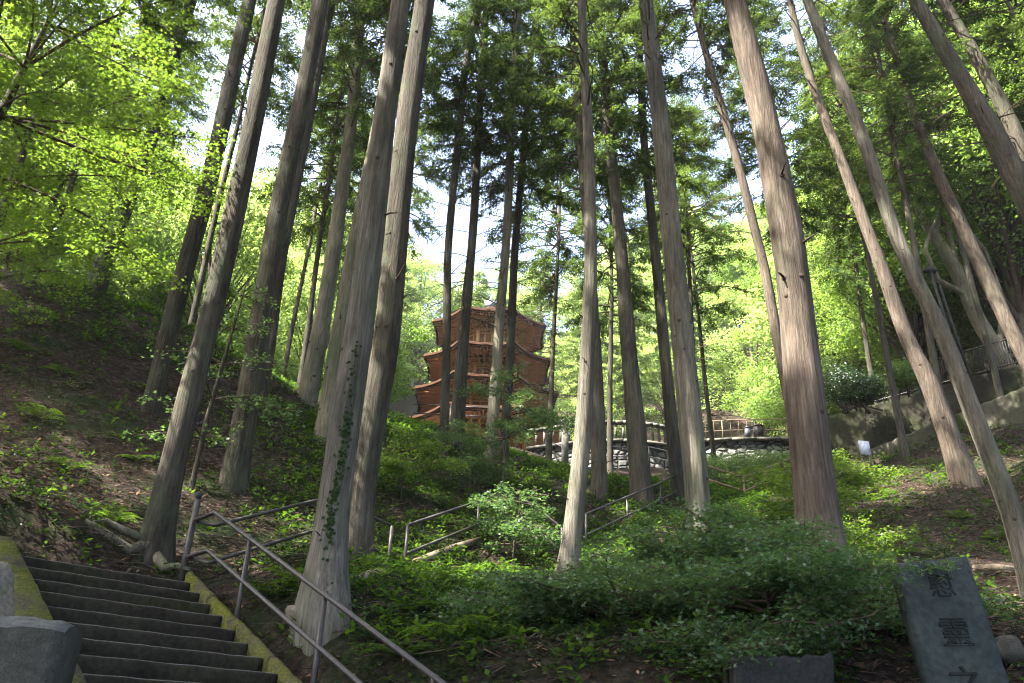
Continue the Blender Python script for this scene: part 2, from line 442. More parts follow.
# ---------------------------------------------------------------- terrain
CP = [(300, 700, 7.2), (350, 683, 7.4), (450, 683, 7.2), (600, 683, 7.0), (800, 683, 6.9), (1000, 683, 6.9),
      (250, 620, 8.9), (300, 568, 10.6), (385, 580, 12.2), (0, 480, 11.2), (100, 490, 12), (0, 400, 13.5), (100, 400, 15),
      (0, 290, 17.5), (90, 292, 20), (200, 338, 22), (300, 400, 23), (430, 425, 30), (400, 470, 22), (500, 620, 9.5),
      (600, 620, 10), (490, 540, 15.5), (600, 530, 17), (800, 520, 17), (760, 500, 22), (560, 470, 27), (640, 480, 33), (590, 480, 33), (700, 484, 31),
      (760, 484, 31), (850, 476, 28), (860, 560, 13), (1010, 420, 25), (900, 458, 26), (1080, 405, 25), (950, 560, 12.5), (920, 683, 6.9),
      (40, 340, 16.5), (-100, 330, 15), (-100, 500, 10), (1150, 600, 10)]
raw = [W(*p) for p in CP]
for k_, d_ in TR.items():
    bx, by, bw = d_['pts'][0]
    if 0 <= bx <= 1050 and k_ not in ('e', 't', 'x'):
        raw.append(W(bx, by - 4, d_['Y']))
for k_, rr in RAILS.items():
    for p in rr:
        q = W(*p); q[2] -= .88; raw.append(q)
for k in (0, 4, 8, 12, 16, 20):
    raw.append(stair_pt(k, -.6, -.1)); raw.append(stair_pt(k, ST_W + .22, .0)); raw.append(stair_pt(k, .9, -.32))
raw.append(stair_pt(-1.5, .9, -.12)); raw.append(stair_pt(-3, .9, .15)); raw.append(stair_pt(-3, -.4, .35))
for p in [(0, 0, 0), (-5, -5, 0), (5, -5, 0), (0, -12, 0), (8, 0, .6), (-6, 2, .6), (14, 6, 3.6), (14, 12, 5.6), (-12, 6, 3.5), (20, 20, 10.5), (24, 12, 9),
          (-15, 12, 8), (-25, 12, 12), (-25, 30, 18), (-15, 32, 15), (-40, 45, 26), (-14, 48, 17), (-6, 45, 16.0), (0, 46, 16.2), (4, 42, 13.2), (10, 42, 13.2),
          (16, 42, 14.4), (4, 37, 12.0), (10, 37, 12.0), (0, 52, 16.6), (-5, 56, 16.8), (5, 56, 16.8), (12, 56, 17.5), (0, 62, 18.5), (-6, 39, 15.4), (-2, 39, 15.0),
          (0, 75, 28), (0, 90, 42), (0, 120, 62), (30, 75, 40), (-30, 80, 44), (-12, 62, 22), (24, 50, 22), (22, 36, 16.5), (32, 34, 21), (45, 45, 32), (55, 65, 45), (70, 110, 70),
          (-70, 60, 42), (-60, 120, 60), (90, 40, 50), (60, 0, 20), (-60, 0, 25), (40, 150, 65), (-40, 150, 65), (90, 150, 80), (-90, 150, 80), (-90, -12, 20), (90, -12, 20)]:
    raw.append(np.array(p, float))
CTRL = np.array(raw)
SC_ = 12.0
def _phi(r2):
    return .5 * r2 * np.log(r2 + 1e-9)
def _solve():
    P = CTRL[:, :2] / SC_; n_ = len(P)
    K = _phi(((P[:, None] - P[None]) ** 2).sum(-1)) + np.eye(n_) * 2e-3
    A = np.zeros((n_ + 3, n_ + 3)); A[:n_, :n_] = K
    A[:n_, n_] = 1; A[:n_, n_ + 1:] = P; A[n_, :n_] = 1; A[n_ + 1:, :n_] = P.T
    b_ = np.zeros(n_ + 3); b_[:n_] = CTRL[:, 2]
    return np.linalg.solve(A, b_), P
_w, _P = _solve()
_rng = np.random.RandomState(3)
_ph = _rng.uniform(0, 6.28, (14, 2)); _dr = _rng.uniform(0, 6.28, 14)
def relief(x, y):
    s = 0
    for i in range(14):
        f = .5 * 1.35 ** i
        s = s + np.sin((x * math.cos(_dr[i]) + y * math.sin(_dr[i])) * f + _ph[i, 0]) * .11 / (f ** .75) * .5
    return s
def HH(x, y):
    x = np.asarray(x, float); y = np.asarray(y, float); sh = x.shape
    q = np.stack([x.ravel(), y.ravel()], 1) / SC_
    out = np.empty(len(q))
    for i in range(0, len(q), 20000):
        qq = q[i:i + 20000]
        out[i:i + 20000] = _phi(((qq[:, None] - _P[None]) ** 2).sum(-1)) @ _w[:-3] + _w[-3] + qq @ _w[-2:]
    z = out.reshape(sh)
    # keep relief off the stairs
    rel = np.stack([x - ST_A[0], y - ST_A[1]], -1)
    u = rel @ ST_E[:2]; v = rel @ ST_D[:2]
    zst = ST_A[2] - np.clip(v, -.33, 7.2) / ST_T * ST_R - .34
    zst = zst + np.clip(-.4 - u, 0, None) * 1.25 + np.clip(u - ST_W - .1, 0, None) * 1.4 + np.clip(-.33 - v, 0, None) * 1.1 + np.clip(v - 7.6, 0, None) * 4
    k_ = np.clip((zst - z) / .5, 0, 1)
    z = np.where(zst < z, zst, z) + relief(x, y) * .6 * np.clip((zst - z) * 1.2 + .15, 0, 1)
    return z
def H1(x, y):
    return float(HH(np.array([x]), np.array([y]))[0])
def ground_at(px, py, y0=4.0, y1=60.0):
    Ys = np.linspace(y0, y1, 600)
    d = C_FW * F_PX + C_RT * (px - 512) + C_UP * (341.5 - py)
    X = d[0] / d[1] * Ys; Z = EYE + d[2] / d[1] * Ys
    hit = np.nonzero(HH(X, Ys) > Z)[0]
    i = hit[0] if len(hit) else 599
    return np.array([X[i], Ys[i], Z[i]])

def warp(n_, lo, hi, c, a):
    t_ = np.linspace(-1, 1, n_)
    s_ = np.sinh(a * t_) / math.sinh(a)
    return np.where(s_ < 0, c + s_ * (c - lo), c + s_ * (hi - c))
gx = warp(330, -110, 110, 0, 3.6); gy = warp(360, -20, 170, 9, 3.6)
gy = gy[gy > -20.1]
GX, GY = np.meshgrid(gx, gy)
GZ = HH(GX, GY)
nx, ny = len(gx), len(gy)
idx = np.arange(nx * ny).reshape(ny, nx)
Q = np.stack([idx[:-1, :-1], idx[:-1, 1:], idx[1:, 1:], idx[1:, :-1]], -1).reshape(-1, 4)
ground = link(bpy.data.objects.new('ground', mesh_np('ground', np.stack([GX, GY, GZ], -1).reshape(-1, 3), [Q], M['soil'], smooth=True)))
tag(ground, 'brown forest slope of bare soil and moss', None, None, 'structure')

HAZE = True
if HAZE:
    mt, n, l, b = mat('haze'); n.remove(b)
    pv = n.new('ShaderNodeVolumePrincipled'); pv.inputs['Color'].default_value = (.93, .96, 1, 1)
    pv.inputs['Density'].default_value = .0003; pv.inputs['Anisotropy'].default_value = .3
    l.new(pv.outputs[0], n['Material Output'].inputs['Volume'])
    mb = MB(); z0_, z1_ = float(GZ.min()) - 1, float(GZ.max()) + 40
    mb.box((0, 75, (z0_ + z1_) / 2), (230, 200, z1_ - z0_)); o = mb.obj('haze', mt); tag(o, kind='stuff')
    cy.volume_bounces = 1

# ---------------------------------------------------------------- stone stairs with mossy cheeks
st = empty('stone_stairs', tuple(ST_A), 'dark worn stone steps with mossy side kerbs climbing at lower left', 'stairs')
NST = 20
rsr = random.Random(4)
for k in range(NST + 1):
    mb = MB()
    p0 = stair_pt(k, -.02); p1 = stair_pt(k, ST_W + .02)
    jz = rsr.uniform(-.006, .006)
    a_ = .028
    # profile with worn nose, its lit edge painted as a paler strip, going back under the next step
    prof = [(0.0, -ST_R - .05), (0.004, -.03), (0.0, -.008), (-.012, 0.0 + 0), (-ST_T - .06, .002), (-ST_T - .06, -ST_R - .05)]
    ns = 24
    Vv = []
    for i in range(ns + 1):
        c_ = p0 + (p1 - p0) * i / ns
        wv = .003 * math.sin(i * .9 + k * 2.1) + rsr.uniform(-.003, .003)
        for (du, dz) in prof:
            Vv.append(c_ + ST_D * (du + wv) + np.array([0, 0, dz + jz + (wv * .5 if dz > -.02 else 0)]))
    q = []
    m_ = len(prof)
    for i in range(ns):
        for j in range(m_):
            a0 = i * m_ + j; a1 = i * m_ + (j + 1) % m_
            q.append([a0, a1, a1 + m_, a0 + m_])
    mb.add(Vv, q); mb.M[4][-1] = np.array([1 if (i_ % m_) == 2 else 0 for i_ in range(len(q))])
    mb.F.setdefault(m_, []).append(np.array([list(range(m_))[::-1], [ns * m_ + j for j in range(m_)]])); mb.M.setdefault(m_, []).append(np.array([0, 0]))
    o = mb.obj('step', [M['step'], M['step_edge_lit']], st); place(o, None)
def kerb(name, w0, w1, h0, parts, seed, kmax):
    rs = random.Random(seed)
    ks = np.linspace(-.6, kmax, parts + 1)
    mb = MB()
    for a, b2 in zip(ks[:-1], ks[1:]):
        nn = 8
        V_ = []
        for i in range(nn + 1):
            k = a + (b2 - a - .03) * i / nn
            hh = h0 + rs.uniform(-.012, .012); ws = rs.uniform(-.012, .012)
            for (w_, z_) in ((w0 + ws, -.6), (w0 + ws, hh - .04), (w0 + .04, hh), (w1 - .04, hh + .01), (w1 + ws, hh - .04), (w1, -.6)):
                V_.append(stair_pt(k, w_, z_))
        q = [[i * 6 + j, i * 6 + (j + 1) % 6, i * 6 + 6 + (j + 1) % 6, i * 6 + 6 + j] for i in range(nn) for j in range(6)]
        mb.add(V_, q)
        base = mb.n - len(V_)
        mb.F.setdefault(6, []).append(np.array([[base + j for j in range(6)][::-1], [base + nn * 6 + j for j in range(6)]])); mb.M.setdefault(6, []).append(np.array([0, 0]))
    o = mb.obj(name, M['moss_stone'], st); place(o, None)
kerb('kerb', -.42, -.02, .10, 6, 1, 20)
kerb('kerb', ST_W, ST_W + .12, .05, 9, 2, 20)

# ---------------------------------------------------------------- handrails
def handrail(name, top, label, m_, posts=None, r=.024, ends=True, hs=(0, .45), post_h=.95, cap=False, grp=None):
    top = [np.asarray(p, float) for p in top]
    e = empty(name, tuple(top[0] - np.array([0, 0, post_h])), label, 'handrail', grp)
    for h in hs:
        mb = MB()
        P = []
        for i, p in enumerate(top):
            P.append(p - np.array([0, 0, h]))
        # round the corners a little
        PP = [P[0]]
        for i in range(1, len(P) - 1):
            a = P[i] + norm(P[i - 1] - P[i]) * .04; c = P[i] + norm(P[i + 1] - P[i]) * .04
            PP += [a, P[i] * .5 + (a + c) * .25, c]
        PP.append(P[-1])
        mb.tube(PP, r, 10)
        o = mb.obj('rail', m_, e, True); place(o, None)
    for p in (posts if posts is not None else top):
        gz = min(H1(p[0], p[1]) - .1, p[2] - post_h)
        mb = MB(); mb.tube([(p[0], p[1], gz), (p[0], p[1], p[2] + (.09 if cap else 0))], r * 1.15, 10)
        if cap: mb.tube([(p[0], p[1], p[2] + .09), (p[0], p[1], p[2] + .11), (p[0], p[1], p[2] + .13)], [r * 1.4, r * 1.9, r * .8], 10)
        o = mb.obj('post', m_, e, True); place(o, None)
    return e
offs = ST_W + .12
ptA = [stair_pt(k, offs, .9) for k in (.15, 23)]
ptA0 = stair_pt(-.55, offs - .12, .88)
handrail('handrail', [W(195, 520, 10.05), W(215, 512.5, 9.75), ptA[1]], 'long grey pipe handrail running down beside the stone steps', M['pipe'],
         posts=[stair_pt(k, offs, .9) for k in (3.2, 8.3, 13.4, 18.5, 23)])
rb = [W(*p) for p in RAILS['B']]
pA = W(196, 509, 10.15)
handrail('handrail', [W(194, 521, 10.12)] + rb, 'pipe handrail passing behind the foremost pale trunk from the stair top', M['pipe'], posts=[rb[3]])
e_ = empty('rail_post', tuple(pA - np.array([0, 0, 1.0])), 'thick capped steel post at the top of the stone steps', 'post')
mb = MB(); mb.tube([pA - np.array([0, 0, 1.15]), pA + np.array([0, 0, .12])], .04, 12); o = mb.obj('shaft', M['pipe'], e_, True); place(o, None)
mb = MB(); mb.tube([pA + np.array([0, 0, .12]), pA + np.array([0, 0, .15]), pA + np.array([0, 0, .2]), pA + np.array([0, 0, .22])], [.02, .045, .045, .02], 12)
o = mb.obj('cap', M['black_metal'], e_, True); place(o, None)
def dense(pts, mx=2.2):
    out = []
    for a, b2 in zip(pts[:-1], pts[1:]):
        nn = max(1, int(round(np.linalg.norm(b2 - a) / mx)))
        out += [a + (b2 - a) * i / nn for i in range(nn)]
    return out + [pts[-1]]
for key, lab, mm in (('C', 'dark pipe handrail climbing right from the bend behind the foremost trunk', 'pipe'),
                     ('C2', 'short pipe handrail dropping towards the foot of the narrow central trunk', 'pipe'),
                     ('D', 'pipe handrail rising between the central trunk and the sun dappled trunk', 'pipe'),
                     ('E', 'bent rusty handrail below the moss hedge left of the broad reddish trunk', 'pipe_rusty'),
                     ('G', 'faint far handrail in front of the rubble wall under the balustrade', 'pipe')):
    pp = [W(*p) for p in RAILS[key]]
    handrail('handrail', pp, lab, M[mm], posts=dense(pp))

# ---------------------------------------------------------------- foliage generators
def diamonds(C, U, Vv, L, Wd):
    n_ = len(C)
    L = np.broadcast_to(L, (n_,))[:, None]; Wd = np.broadcast_to(Wd, (n_,))[:, None]
    V = np.stack([C, C + U * L * .45 + Vv * Wd * .5, C + U * L, C + U * L * .45 - Vv * Wd * .5], 1).reshape(-1, 3)
    return V, np.arange(n_ * 4).reshape(-1, 4)

def conifer_mesh(name, seed, L, R, limbs, m_, per=13, blade=(.17, .04), sparse=1.0):
    rs = np.random.RandomState(seed)
    mb = MB(); wood = MB()
    Cs = []; Us = []; Vs = []; Ls = []
    for i in range(limbs):
        t_ = rs.uniform(0, 1) ** .9
        prof = (1 - t_) ** .7 * (0.55 + .45 * min(1, t_ * 5)) + .08
        ln = R * prof * rs.uniform(.55, 1.25)
        az = rs.uniform(0, 2 * np.pi)
        out = np.array([np.cos(az), np.sin(az), 0])
        z0 = t_ * L
        s_ = np.linspace(0, 1, 7)
        droop = rs.uniform(.1, .45); rise = rs.uniform(.0, .35)
        side = np.array([-out[1], out[0], 0]) * rs.uniform(-.25, .25)
        P = out[None] * (s_ * ln)[:, None] + side[None] * (s_ ** 2 * ln)[:, None] + np.array([0, 0, 1.]) * (z0 + (rise * s_ - droop * s_ ** 2) * ln)[:, None]
        wood.tube(P, np.linspace(.03, .006, 7) * (1 + ln * .12), 4, cap=False)
        nsp = max(3, int(ln * per * sparse))
        ss = rs.uniform(.28, 1.02, nsp)
        pc = np.stack([np.interp(ss, s_, P[:, j]) for j in range(3)], 1)
        for p in pc:
            # a spray: flat drooping fan
            a2 = az + rs.uniform(-1.3, 1.3)
            ax = norm(np.array([np.cos(a2), np.sin(a2), rs.uniform(-1.1, .15)]))
            nn = norm(np.cross(ax, rs.normal(size=3) * .5 + np.array([-np.sin(a2), np.cos(a2), 0])))
            sd = np.cross(nn, ax)
            sl = rs.uniform(.25, .6)
            k = 11
            tt = np.linspace(0.05, 1, k)
            sg = np.where(np.arange(k) % 2 == 0, 1, -1)
            Cs.append(p + ax * (tt * sl)[:, None] + rs.normal(size=(k, 3)) * .025)
            Us.append(norm(ax * rs.uniform(.5, .9) + sd * (sg * rs.uniform(.5, 1.0, k))[:, None] + np.array([0, 0, -.25])))
            Vs.append(norm(np.cross(Us[-1], nn + rs.normal(size=(k, 3)) * .5)))
            Ls.append(blade[0] * (1.15 - .6 * tt) * rs.uniform(.8, 1.3, k))
    C = np.concatenate(Cs); U = np.concatenate(Us); Vv = np.concatenate(Vs); Ln = np.concatenate(Ls)
    V, F = diamonds(C, U, Vv, Ln, blade[1] * rs.uniform(.8, 1.6, len(C)))
    return mesh_np(name, V, [F], m_), wood.mesh(name + '_limbs', M['twig'])

def broad_mesh(name, seed, m_, R=3.6, Ht=8.0, blobs=34, per=420, leaf=.2):
    rs = np.random.RandomState(seed)
    Cs = []; Ns = []
    wood = MB()
    for i in range(blobs):
        az = rs.uniform(0, 2 * np.pi); t_ = rs.uniform(0, 1)
        rr = R * math.sqrt(max(.05, math.sin(math.pi * (t_ * .8 + .12)))) * rs.uniform(.35, 1.0)
        c = np.array([math.cos(az) * rr, math.sin(az) * rr, t_ * Ht])
        br = rs.uniform(.6, 1.35) * R / 3.6
        P = np.array([[0, 0, -2 + t_ * Ht * .4], [c[0] * .35, c[1] * .35, c[2] * .6 - .5], c * [.85, .85, 1]])
        wood.tube(P, [.07, .045, .012], 4, cap=False)
        k = int(per * rs.uniform(.6, 1.3))
        d = norm(rs.normal(size=(k, 3))); r_ = br * rs.uniform(.35, 1.08, k) ** .6
        q = c + d * r_[:, None] * np.array([1.25, 1.25, .55])
        q[:, 2] += -.18 * ((q[:, :2] - c[:2]) ** 2).sum(1) / br
        Cs.append(q); Ns.append(norm(np.array([0, 0, 1.1]) + d * .6 + rs.normal(size=(k, 3)) * .55))
    C = np.concatenate(Cs); N = np.concatenate(Ns)
    U = norm(np.cross(N, rs.normal(size=N.shape))); Vv = np.cross(N, U)
    V, F = diamonds(C, U, Vv, leaf * rs.uniform(.6, 1.3, len(C)), leaf * rs.uniform(.4, .75, len(C)))
    return mesh_np(name, V, [F], m_), wood.mesh(name + '_limbs', M['twig'])

STAR = []
for i in range(10):
    a = math.pi * (i / 5.0)
    lob = [1.0, .34, .92, .34, .62, .2, .62, .34, .92, .34][i]
    STAR.append((math.cos(a) * lob, math.sin(a) * lob))
STAR = np.array(STAR)
def stars(C, U, Vv, size):
    n_ = len(C)
    size = np.broadcast_to(size, (n_,))[:, None, None]
    V = C[:, None] + size * (STAR[None, :, :1] * U[:, None] + STAR[None, :, 1:] * Vv[:, None])
    return V.reshape(-1, 3), np.arange(n_ * 10).reshape(-1, 10)

def maple_mesh(name, seed, m_, limbs, leaf=.05, twig_step=.22, fan=.55, nl=5, layer=.05):
    """limbs: list of (start, end) arrays; flat tiers of star shaped leaves along sub twigs"""
    rs = np.random.RandomState(seed)
    wood = MB(); Cs = []
    for (a, b2, r0) in limbs:
        a = np.asarray(a, float); b2 = np.asarray(b2, float)
        ln = np.linalg.norm(b2 - a)
        s_ = np.linspace(0, 1, 9)
        bend = rs.normal(size=3) * .06 * ln
        P = a + (b2 - a) * s_[:, None] + bend * np.sin(np.pi * s_)[:, None] + np.array([0, 0, .08 * ln]) * np.sin(np.pi * s_)[:, None]
        wood.tube(P, np.linspace(r0, .005, 9), 5, cap=False)
        d = norm(b2 - a); dh = norm(d * [1, 1, 0] + 1e-6); sd = np.array([-dh[1], dh[0], 0])
        nt_ = int(ln * .8 / twig_step)
        for j in range(nt_):
            u_ = .2 + .8 * (j + rs.uniform(0, 1)) / nt_
            p = np.array([np.interp(u_, s_, P[:, q]) for q in range(3)])
            sg = 1 if j % 2 else -1
            tl = fan * ln * (1.15 - u_ * .7) * rs.uniform(.4, 1.1) * .7
            tl = min(tl, 1.3)
            td = norm(dh * rs.uniform(.3, 1.0) + sd * sg * rs.uniform(.5, 1.1) + np.array([0, 0, rs.uniform(-.25, .12)]))
            e = p + td * tl
            wood.tube(np.array([p, p * .5 + e * .5 + [0, 0, .03], e]), [.006, .004, .002], 3, cap=False)
            k = max(3, int(tl * nl * 9))
            uu = rs.uniform(.1, 1.05, k)
            s2 = np.cross([0, 0, 1.], td); 
            q = p + (e - p) * uu[:, None] + s2 * (rs.normal(size=k) * .13)[:, None] + np.array([0, 0, 1.]) * (rs.normal(size=k) * layer - .02)[:, None]
            Cs.append(q)
    C = np.concatenate(Cs)
    N = norm(np.array([0, 0, 1.]) + rs.normal(size=C.shape) * .42)
    U = norm(np.cross(N, rs.normal(size=N.shape))); Vv = np.cross(N, U)
    V, F = stars(C, U, Vv, leaf * rs.uniform(.65, 1.25, len(C)))
    return mesh_np(name, V, [F], m_), wood.mesh(name + '_limbs', M['twig'])

def bare_mesh(name, seed, L, n_, R):
    rs = np.random.RandomState(seed); mb = MB()
    for i in range(n_):
        z = rs.uniform(0, L); az = rs.uniform(0, 6.28); ln = R * rs.uniform(.25, 1.1)
        out = np.array([math.cos(az), math.sin(az), rs.uniform(-.15, .35)])
        s_ = np.linspace(0, 1, 6)
        P = out * (s_ * ln)[:, None] + np.array([0, 0, 1.]) * (z - .25 * ln * s_ ** 2)[:, None] + rs.normal(size=(6, 3)) * .03 * ln * s_[:, None]
        mb.tube(P, np.linspace(.02, .006, 6), 4, cap=False)
        for j in range(rs.randint(1, 5)):
            u_ = rs.uniform(.3, .95); p = P[int(u_ * 5)]
            d = norm(out + rs.normal(size=3) * .7 + [0, 0, -.2]); l2 = ln * rs.uniform(.15, .45)
            mb.tube(np.array([p, p + d * l2 * .5 + rs.normal(size=3) * .02, p + d * l2 + rs.normal(size=3) * .05]), [.008, .006, .003], 3, cap=False)
    return mb.mesh(name, M['twig'])

CONS = [conifer_mesh('crown', 5 + i, 13, 4.2, 112, M['conifer'], per=9, blade=(.34, .13)) for i in range(2)]  # dense crowns for the added shade trees
CON = [conifer_mesh('crown', 10 + i, 13, 3.0, 135, M['conifer']) for i in range(4)]
CONL = [conifer_mesh('crown', 20 + i, 13, 3.0, 95, M['conifer_light']) for i in range(2)]
BARE = [bare_mesh('bare_branches', 30 + i, 9, 34, 1.9) for i in range(3)]
BRD = [broad_mesh('crown', 40 + i, M['broad']) for i in range(3)] + [broad_mesh('crown', 50 + i, M['broad_lush'], blobs=40, per=430) for i in range(3)]
BRD += [broad_mesh('crown', 60 + i, M['broad_lush'], blobs=46, per=900, leaf=.115) for i in range(2)]
print('foliage meshes done')

# ---------------------------------------------------------------- trunks
def trunk_mb(P, R, seed, flare=.2, n_=20, knots=0, groundz=None):
    """P points base->top, R radii; resampled every .3 m, with flutes at the foot and branch scars"""
    rs = np.random.RandomState(seed)
    P = np.asarray(P); seg = np.linalg.norm(np.diff(P, axis=0), axis=1); S = np.concatenate([[0], np.cumsum(seg)])
    # smooth resample
    s = np.arange(0, S[-1], .28)
    X = np.stack([np.interp(s, S, P[:, j]) for j in range(3)], 1); r = np.interp(s, S, R)
    for _ in range(6):
        X[1:-1] = X[1:-1] * .5 + (X[:-2] + X[2:]) * .25
    gz = groundz if groundz is not None else P[0][2]
    hgt = X[:, 2] - gz
    X[:, 0] += .02 * np.sin(s * .7 + rs.uniform(0, 6)); X[:, 1] += .02 * np.sin(s * .6 + rs.uniform(0, 6))
    r = r * (1 + .02 * np.sin(s * 2.1 + 1) + rs.normal(size=len(s)) * .008)
    a = np.arange(n_) * 2 * np.pi / n_
    fl = np.exp(-np.clip(hgt, 0, None) / .45)
    lob = 1 + .55 * np.sin(a * 5 + rs.uniform(0, 6)) * .6 + .3 * np.sin(a * 3 + rs.uniform(0, 6))
    rr = r[:, None] * (1 + flare * fl[:, None] * lob[None] * .75)
    rr = rr * (1 + .035 * np.sin(a * 4 + 1.7)[None] * np.cos(s * .35)[:, None] + .02 * np.sin(a * 9)[None] * np.exp(-np.clip(hgt, 0, None) / 3)[:, None])
    V = X[:, None] + rr[..., None] * np.stack([np.cos(a), np.sin(a), a * 0], -1)[None]
    V = V.reshape(-1, 3); m_ = len(s)
    i = np.arange(m_ - 1)[:, None] * n_; j = np.arange(n_)[None]
    Qd = np.stack([i + j, i + (j + 1) % n_, i + n_ + (j + 1) % n_, i + n_ + j], -1).reshape(-1, 4)
    mb = MB(); mb.add(V, Qd, 0)
    for k in range(knots):
        h = rs.uniform(1.2, min(14, s[-1] - 1)); i0 = min(int(h / .28), m_ - 2)
        c = X[i0]; az = rs.uniform(-3.14, 0.0) if rs.rand() < .75 else rs.uniform(0, 3.14)
        o_ = np.array([math.cos(az), math.sin(az), .25]); kr = r[i0] * rs.uniform(.10, .2)
        b0 = c + o_ * r[i0] * .86
        mb.tube([b0, b0 + o_ * r[i0] * .15, b0 + o_ * r[i0] * .17], [kr * 1.3, kr * .9, kr * .3], 7, mi=1)
        if rs.rand() < .25:
            mb.tube([b0, b0 + o_ * r[i0] * .5 + [0, 0, .01], b0 + o_ * r[i0] * rs.uniform(.7, 1.8) + [0, 0, rs.uniform(-.05, .06)]], [kr * .5, kr * .35, kr * .2], 5, mi=1)
    return mb, X, r, s

rsx = random.Random(11)
TREEOBJ = {}
CROOT = {}
def add_conifer(key, d, group=None):
    Y = d['Y']
    P = []; R = []
    for (px, py, w) in d['pts']:
        p = W(px, py, Y); P.append(p); R.append(rad(w, p))
    P = np.array(P)
    # foot to the ground
    gz = H1(P[0][0], P[0][1])
    if P[0][2] > gz:
        dd = (P[0] - P[1]) / max(.1, (P[1][2] - P[0][2]))
        P[0] = P[0] + dd * (P[0][2] - gz)
    foot = P[0] + (P[0] - P[1]) / max(.1, (P[1][2] - P[0][2])) * .95
    P = np.vstack([foot, P]); R = [R[0] * 1.02] + R
    top = P[-1]; dirv = norm((P[-1] - P[-2]) + np.array([0, 0, .8]))
    rem = gz + d['H'] - top[2]
    if rem > 1:
        for f in (.33, .66, 1.0):
            P = np.vstack([P, top + dirv * rem * f]); R.append(R[len(d['pts'])] * (1 - f * .85))
    e = empty('cedar_tree', (P[1][0], P[1][1], gz), d['label'], d['cat'], group)
    mb, X, r, s = trunk_mb(P, R, hash(key) % 999 if not isinstance(key, int) else key, d.get('flare', .18), 24 if Y < 15 else 14, 26 if Y < 20 else 10, gz)
    o = mb.obj('trunk', [M[d['bark']], M['knot']], e, True); place(o, None)
    zc = gz + d['cr']
    i0 = int(np.argmin(abs(X[:, 2] - zc)))
    cm, lm = (CON if d['crm'] == 'conifer' else CONL)[rsx.randrange(len(CON if d['crm'] == 'conifer' else CONL))]
    topz = X[-1][2]
    axis = norm(X[-1] - X[i0])
    Lc = (topz - zc) + 1.0
    rotm = Vector((0, 0, 1)).rotation_difference(Vector(axis)).to_matrix().to_4x4() @ Matrix.Rotation(rsx.uniform(0, 6.28), 4, 'Z')
    scl = Matrix.Diagonal((d['crr'] / 3.0, d['crr'] / 3.0, Lc / 13, 1))
    for nm, me in (('crown', cm), ('limbs', lm)):
        c = link(bpy.data.objects.new(nm, me), e)
        c.matrix_local = Matrix.Translation(Vector(X[i0]) - e.location) @ rotm @ scl
    for q in range(d.get('dead', 0)):
        zb = zc - 6.5 + q * 3
        i1 = int(np.argmin(abs(X[:, 2] - zb)))
        c = link(bpy.data.objects.new('bare_branches', BARE[rsx.randrange(3)]), e)
        c.matrix_local = Matrix.Translation(Vector(X[i1]) - e.location) @ Vector((0, 0, 1)).rotation_difference(Vector(norm(X[min(i1 + 20, len(X) - 1)] - X[i1]))).to_matrix().to_4x4() @ Matrix.Rotation(rsx.uniform(0, 6.28), 4, 'Z')
    TREEOBJ[key] = (e, X, r)
    return e
kk = 1
for k_, d_ in TR.items():
    add_conifer(kk, d_); TR[k_]['id'] = kk; kk += 1

# more conifers behind and beside (crowns close the canopy, slim trunks)
EXTRA = [(-7.5, 27), (-11, 25), (-5, 31), (1.6, 31), (3.9, 30), (7, 29), (-10, 33), (-16, 27), (-19, 24),
         (9.5, 24), (12, 21), (-13, 19), (-14.5, 14.5), (15, 17), (17, 26), (-5, 59), (-1.2, 61), (2.5, 59), (5.5, 56), (9, 57), (-9, 57), (-3, 65), (12.8, 25), (12.5, 55), (14.5, 30), (20, 22), (-18, 31), (9, 34), (-8.5, 36)]  # one conifer by the right wall is added to shade it
# trees added beside and behind the camera to shade the foreground
SHADE = [(-8.5, 3.5), (-4.5, -1), (-13, 2), (2.0, -2.5), (-8, -4), (6.5, 1.0), (10, 6), (-2, -7), (-18, 13), (14, 12), (-18, -1), (-13, -8), (3.2, -.2), (-15.5, 17), (-12.5, 12), (-14.5, 14.5), (-21, 9), (-22, 17)]
def plain_conifer(x, y, H, cr, crr, r0, label, group, crm='conifer', seed=0, dead=0):
    gz = H1(x, y); rs = random.Random(seed)
    lx, ly = rs.uniform(-.03, .03), rs.uniform(-.03, .03)
    P = [np.array([x + lx * h, y + ly * h, gz + h]) for h in (-.6, .2, 3, 8, 14, H)]
    R = [r0 * 1.15, r0, r0 * .88, r0 * .72, r0 * .5, .03]
    e = empty('cedar_tree', (x, y, gz), label, 'cedar tree', group)
    mb, X, r, s = trunk_mb(P, R, seed + 500, .2, 12, 0, gz)
    o = mb.obj('trunk', [M['bark_brown'], M['knot']], e, True); place(o, None)
    i0 = int(np.argmin(abs(X[:, 2] - gz - cr)))
    cm, lm = (CON if crm == 'conifer' else CONS)[rs.randrange(2)]
    T_ = Matrix.Translation(Vector(X[i0]) - e.location) @ Matrix.Rotation(rs.uniform(0, 6.28), 4, 'Z') @ Matrix.Diagonal((crr / 3, crr / 3, (H - cr + .6) / 13, 1))
    for nm, me in (('crown', cm), ('limbs', lm)):
        c = link(bpy.data.objects.new(nm, me), e); c.matrix_local = T_
    for q in range(dead):
        c = link(bpy.data.objects.new('bare_branches', BARE[rs.randrange(3)]), e)
        c.matrix_local = Matrix.Translation((0, 0, cr - 7))
_used = {}
